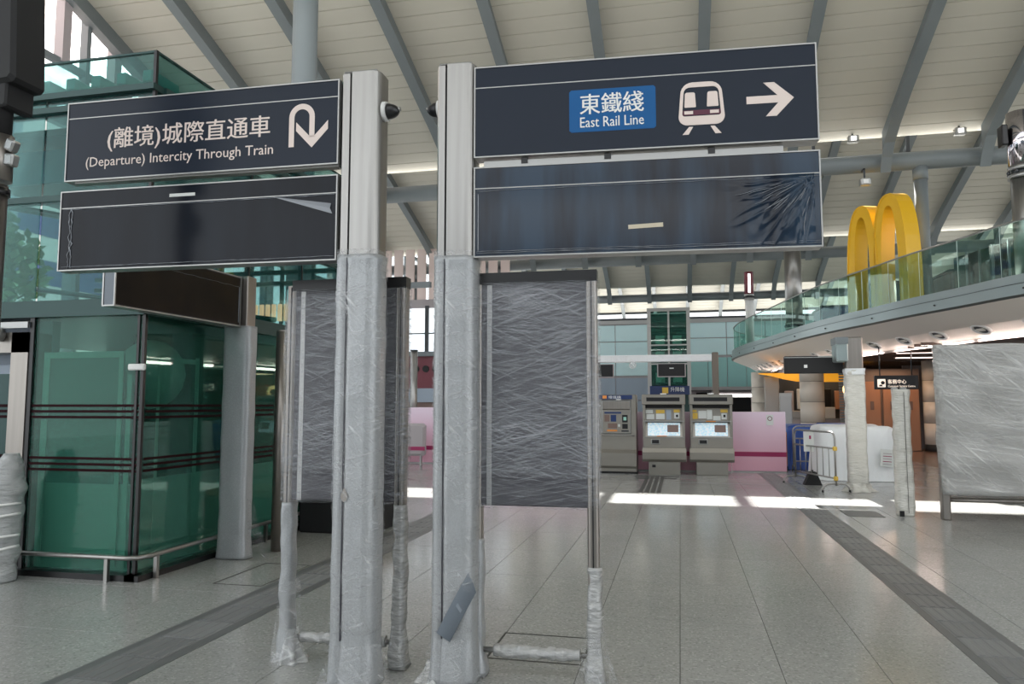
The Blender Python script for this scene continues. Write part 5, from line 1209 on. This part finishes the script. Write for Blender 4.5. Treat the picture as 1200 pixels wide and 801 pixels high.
# wrapped post with bare top and side box (wp1)
t = thing('wrapped_post', 'tall post with bare steel top and cream film below, carrying a green-grey side box', 'post', (3.24, 15.2, 0))
build(MB().bbox(3.09, 3.39, 15.12, 15.32, 0, 2.9, .02), 'core', 'stainless_warm', t)
mb = crumple(dense(rrect(.34, .25, .06), .03), .005, 2.27, .02, 6, .05, 9); mb.xf(Matrix.Translation((3.24, 15.22, 0))); build(mb, 'wrap', 'bollard_wrap', t)
mb = crumple(dense(rrect(.36, .27, .06), .03), 2.18, 2.30, .025, 12, .02, 2); mb.xf(Matrix.Translation((3.24, 15.22, 0))); build(mb, 'wrap_edge', 'white_sheet', t)
skirt(t, 0, 0, .19, .27, .16, 3.3, m='bollard_wrap')
sb = build(MB().bbox(2.88, 3.09, 14.9, 15.35, 2.42, 2.86, .02), 'side_box', 'fascia', t); build(MB().box(2.87, 3.09, 14.88, 15.36, 2.75, 2.88), 'box_top', 'steel_grey', sb)
# black screen sign
t = thing('display_board', 'wide blank black display board mounted on the tall wrapped post', 'display', (2.55, 15.35, 2.2))
build(MB().bbox(2.0, 3.08, 15.3, 15.42, 2.22, 2.56, .015), 'case', 'black_matte', t); build(MB().box(2.0, 3.08, 15.29, 15.3, 2.525, 2.54), 'trim_line', 'aluminium', t); build(MB().box(2.36, 2.42, 15.285, 15.3, 2.33, 2.39), 'sticker', 'white_pure', t)
build(MB().box(2.62, 2.95, 15.285, 15.29, 2.545, 2.555), 'tape_piece', 'paper', t)
# short wrapped bollard (wp2), leaning slightly
t = thing('wrapped_post', 'short leaning post in creamy film, in front of the orange doors', 'post', (3.17, 12.0, 0))
mb = crumple(dense(rrect(.235, .20, .06), .025), .0, 1.84, .018, 8, .035, 5); 
mb.v = [Vector((p.x * (1 + .05 * (1 - p.z)) + 3.185 - .0 * p.z, p.y + 12.02, p.z)) for p in mb.v]
build(mb, 'wrap', 'bollard_wrap', t)
for x_ in (3.10, 3.22): build(MB().sphere((x_, 12.0, 1.85), .05, 10, 6, (1, 1, .5)), 'film_knot', 'bubble_fold', t)
build(MB().box(3.2, 3.205, 11.905, 11.915, .05, 1.8), 'seam', 'grout', t); build(MB().box(3.08, 3.14, 11.9, 11.93, 0, .08), 'foot', 'black', t)
# large wrapped panel at right
t = thing('wrapped_display', 'big grey film-wrapped display panel on a steel leg at the right edge', 'panel', (4.4, 11.7, 0))
lgx = 3.62
lg = build(MB().bbox(lgx - .055, lgx + .055, 11.64, 11.76, 0, 2.4, .015), 'leg', 'stainless_warm', t)
build(MB().bbox(5.6, 5.71, 11.64, 11.76, 0, 2.4, .015), 'leg', 'stainless_warm', t)
mb = MB(); rings = []
base_prof = dense(rrect(2.15, .22, .08), .07)
for k in range(34):
    q_ = k / 33; z = .36 + 2.1 * q_; ring = []
    for x_, y_ in base_prof:
        e = .03 * noise.noise(Vector((x_ * 2.5, y_ * 4, z * 3))); sh_ = .06 * (1 if x_ < 0 else 0) * max(0, .35 - q_)
        ring.append((4.63 + x_ + sh_ + .015 * noise.noise(Vector((z * 5, 1, x_))), 11.68 + y_ * (1 + .25 * noise.noise(Vector((x_ * 3, 0, z * 3)))) - e, z + (.04 * noise.noise(Vector((x_ * 2, 4, 0))) if k in (0, 33) else 0)))
    rings.append(ring)
wp = build(mb.loft(rings, True, True), 'wrapped_body', 'panel_wrapped', t)
film('film_panel', (0.80, 0.80, 0.78), 0.06, 0.75, (1.6, 3, 30), bump=0.8, rot=0.75, lo=0.50, hi=0.80, dist=0.006, rot2=0.15)
rings2 = [[(p[0] + (p[0] - 4.63) * .008, 11.68 + (p[1] - 11.68) * 1.12, p[2]) for p in r_] for r_ in rings]
build(MB().loft(rings2, True, True), 'outer_film', 'film_panel', t)
build(MB().cyl((lgx + .05, 11.7, .28), (5.6, 11.7, .28), .03, n=12), 'foot_bar', 'stainless_warm', t)
skirt(t, lgx - 4.4, 0, .07, .09, .42, 7.0, m='film_loose') if False else None

# ---- white sheet over a counter, blue tarp ----
def draped(label, name, x0, x1, y0, y1, h_, m, seed, cat, bulge=.12):
    t = thing(name, label, cat, ((x0 + x1) / 2, (y0 + y1) / 2, 0)); cx, cy = (x0 + x1) / 2, (y0 + y1) / 2
    prof = dense(rrect(x1 - x0, y1 - y0, .2, 5), .08); rings = []
    zs = [0, .02, .12, .25, .4, .55, .7, .85, .93, .98, 1.0, 1.0, 1.0]
    sc_l = [1.10, 1.09, 1.07, 1.05, 1.035, 1.02, 1.01, 1.0, .985, .95, .88, .5, .02]
    for z_, s__ in zip(zs, sc_l):
        ring = []
        for x_, y_ in prof:
            a = math.atan2(y_, x_); fold = (1 - z_) * .05 * math.sin(a * 17 + seed) + .05 * noise.noise(Vector((x_ * 2.2 + seed, y_ * 2.2, z_ * 2)))
            ring.append((cx + x_ * (s__ + fold * .6), cy + y_ * (s__ + fold), max(.004, h_ * z_ + .06 * noise.noise(Vector((x_ * 1.6, y_ * 1.6, seed))) * (1 if z_ > .8 else 0))))
        rings.append(ring)
    build(MB().loft(rings, True, True), 'sheet', m, t); return t
t = draped('large white sheet draped over a counter behind the steel crowd barrier', 'draped_counter', 2.95, 4.45, 17.2, 18.75, 1.16, 'white_sheet', 1.0, 'draped counter')
q = MB().box(3.98, 4.26, 0, .01, .62, .98); q.xf(Matrix.Translation((0, 17.07, .0)) @ Matrix.Rotation(R(4), 4, 'Y') @ Matrix.Translation((.06, 0, .0))); n1 = build(q, 'paper_notice', 'paper', t)
for i in range(5): q = MB().box(4.03, 4.2, -.004, 0, .88 - i * .055, .895 - i * .055); q.xf(Matrix.Translation((0, 17.07, .0)) @ Matrix.Rotation(R(4), 4, 'Y') @ Matrix.Translation((.06, 0, .0))); build(q, 'print_line', 'hoarding_stripe' if i % 2 else 'grey_pink', n1)
draped('blue tarpaulin covering goods, beside the pink hoarding', 'tarpaulin', 2.62, 4.3, 19.9, 21.6, 1.12, 'blue_tarp', 4.0, 'tarpaulin')
t = thing('orange_barrier', 'sliver of an orange plastic barrier between hoarding and blue tarpaulin', 'barrier', (2.55, 21, 0)); build(MB().bbox(2.44, 2.58, 19.70, 19.76, .1, .95, .02), 'body', 'paper_orange', t); build(MB().box(2.43, 2.59, 19.69, 19.77, 0, .1), 'foot', 'black', t)

# ---- crowd barriers ----
def barrier(label, p0, p1, h_=1.1, nb=9, feet=True):
    p0, p1 = Vector(p0), Vector(p1); d = p1 - p0; ln_ = d.length; rz = math.atan2(d.y, d.x)
    t = thing('crowd_barrier', label, 'barrier', (p0.x, p0.y, 0), rz)
    r = .019; c = .12; pts = [(0, 0, .12), (0, 0, h_ - c)] + [(c - c * math.cos(R(a)), 0, h_ - c + c * math.sin(R(a))) for a in (20, 45, 70, 90)] + [(ln_ - c + c * math.sin(R(a)), 0, h_ - c + c * math.cos(R(a))) for a in (0, 20, 45, 70, 90)] + [(ln_, 0, .12)]
    build(MB().tube(pts, r, 10), 'frame', 'stainless', t, local=True)
    build(MB().cyl((0, 0, .25), (ln_, 0, .25), .016, n=8), 'lower_rail', 'stainless', t, local=True); build(MB().cyl((0, 0, .8), (ln_, 0, .8), .016, n=8), 'upper_rail', 'stainless', t, local=True)
    for i in range(nb): x_ = ln_ * (i + 1) / (nb + 1); build(MB().cyl((x_, 0, .25), (x_, 0, .8), .009, n=8), 'bar', 'stainless', t, local=True)
    for x_ in (0, ln_):
        build(MB().tube([(x_, -.26, 0), (x_, -.25, .08), (x_, -.18, .14), (x_, 0, .16), (x_, .18, .14), (x_, .25, .08), (x_, .26, 0)], .016, 8), 'foot', 'stainless', t, local=True)
        for s__ in (-1, 1): build(MB().cyl((x_, s__ * .26, 0), (x_, s__ * .26, .04), .022, n=8), 'rubber_tip', 'black', t, local=True)
    for z in (.25, .8): build(MB().bbox(ln_ - .04, ln_ + .04, -.03, .03, z - .04, z + .04, .01), 'hinge', 'paper_yellow', t, local=True)
    return t
barrier('steel crowd barrier angled in front of the white draped counter, feet on the floor', (2.32, 16.55), (2.80, 14.95), nb=6)
t2 = barrier('steel crowd barrier running in front of the blue tarpaulin', (2.68, 19.36), (3.9, 19.34), nb=7)
q = MB().box(0, .2, 0, .008, .68, 1.08); q.xf(Matrix.Translation((2.42, 16.05, .0)) @ Matrix.Rotation(R(-20), 4, 'Z')); pn = tag(build(q, 'paper_notice', 'paper'), 'white paper notice hanging on the nearer steel crowd barrier', 'notice'); 
build(MB().box(2.52, 2.60, 16.0, 16.004, .93, 1.0), 'logo', 'hoarding_stripe', pn, local=True)
t = thing('black_foot', 'black rubber wedge foot on the floor under the steel crowd barrier', 'rubber foot', (2.6, 16.2, 0)); build(MB().loft([[(2.42 + a, y_, b) for a, b in ((0, 0), (.34, 0), (.24, .26), (.12, .26))] for y_ in (16.1, 16.35)], False, True), 'wedge', 'black_matte', t)
build(MB().box(2.57, 2.61, 16.2, 16.25, .26, .30), 'socket', 'black', t)

# ceiling ends: gable frames at upper left
for y0 in (12.1, 13.35, 14.9):
    build(MB().box(XW - .12, XW + .12, y0 - .11, y0 + .11, 9.2, ZE + SL * (20.5 - y0)), 'gable_post', 'grey_pink', wl)
bpy.context.view_layer.update()
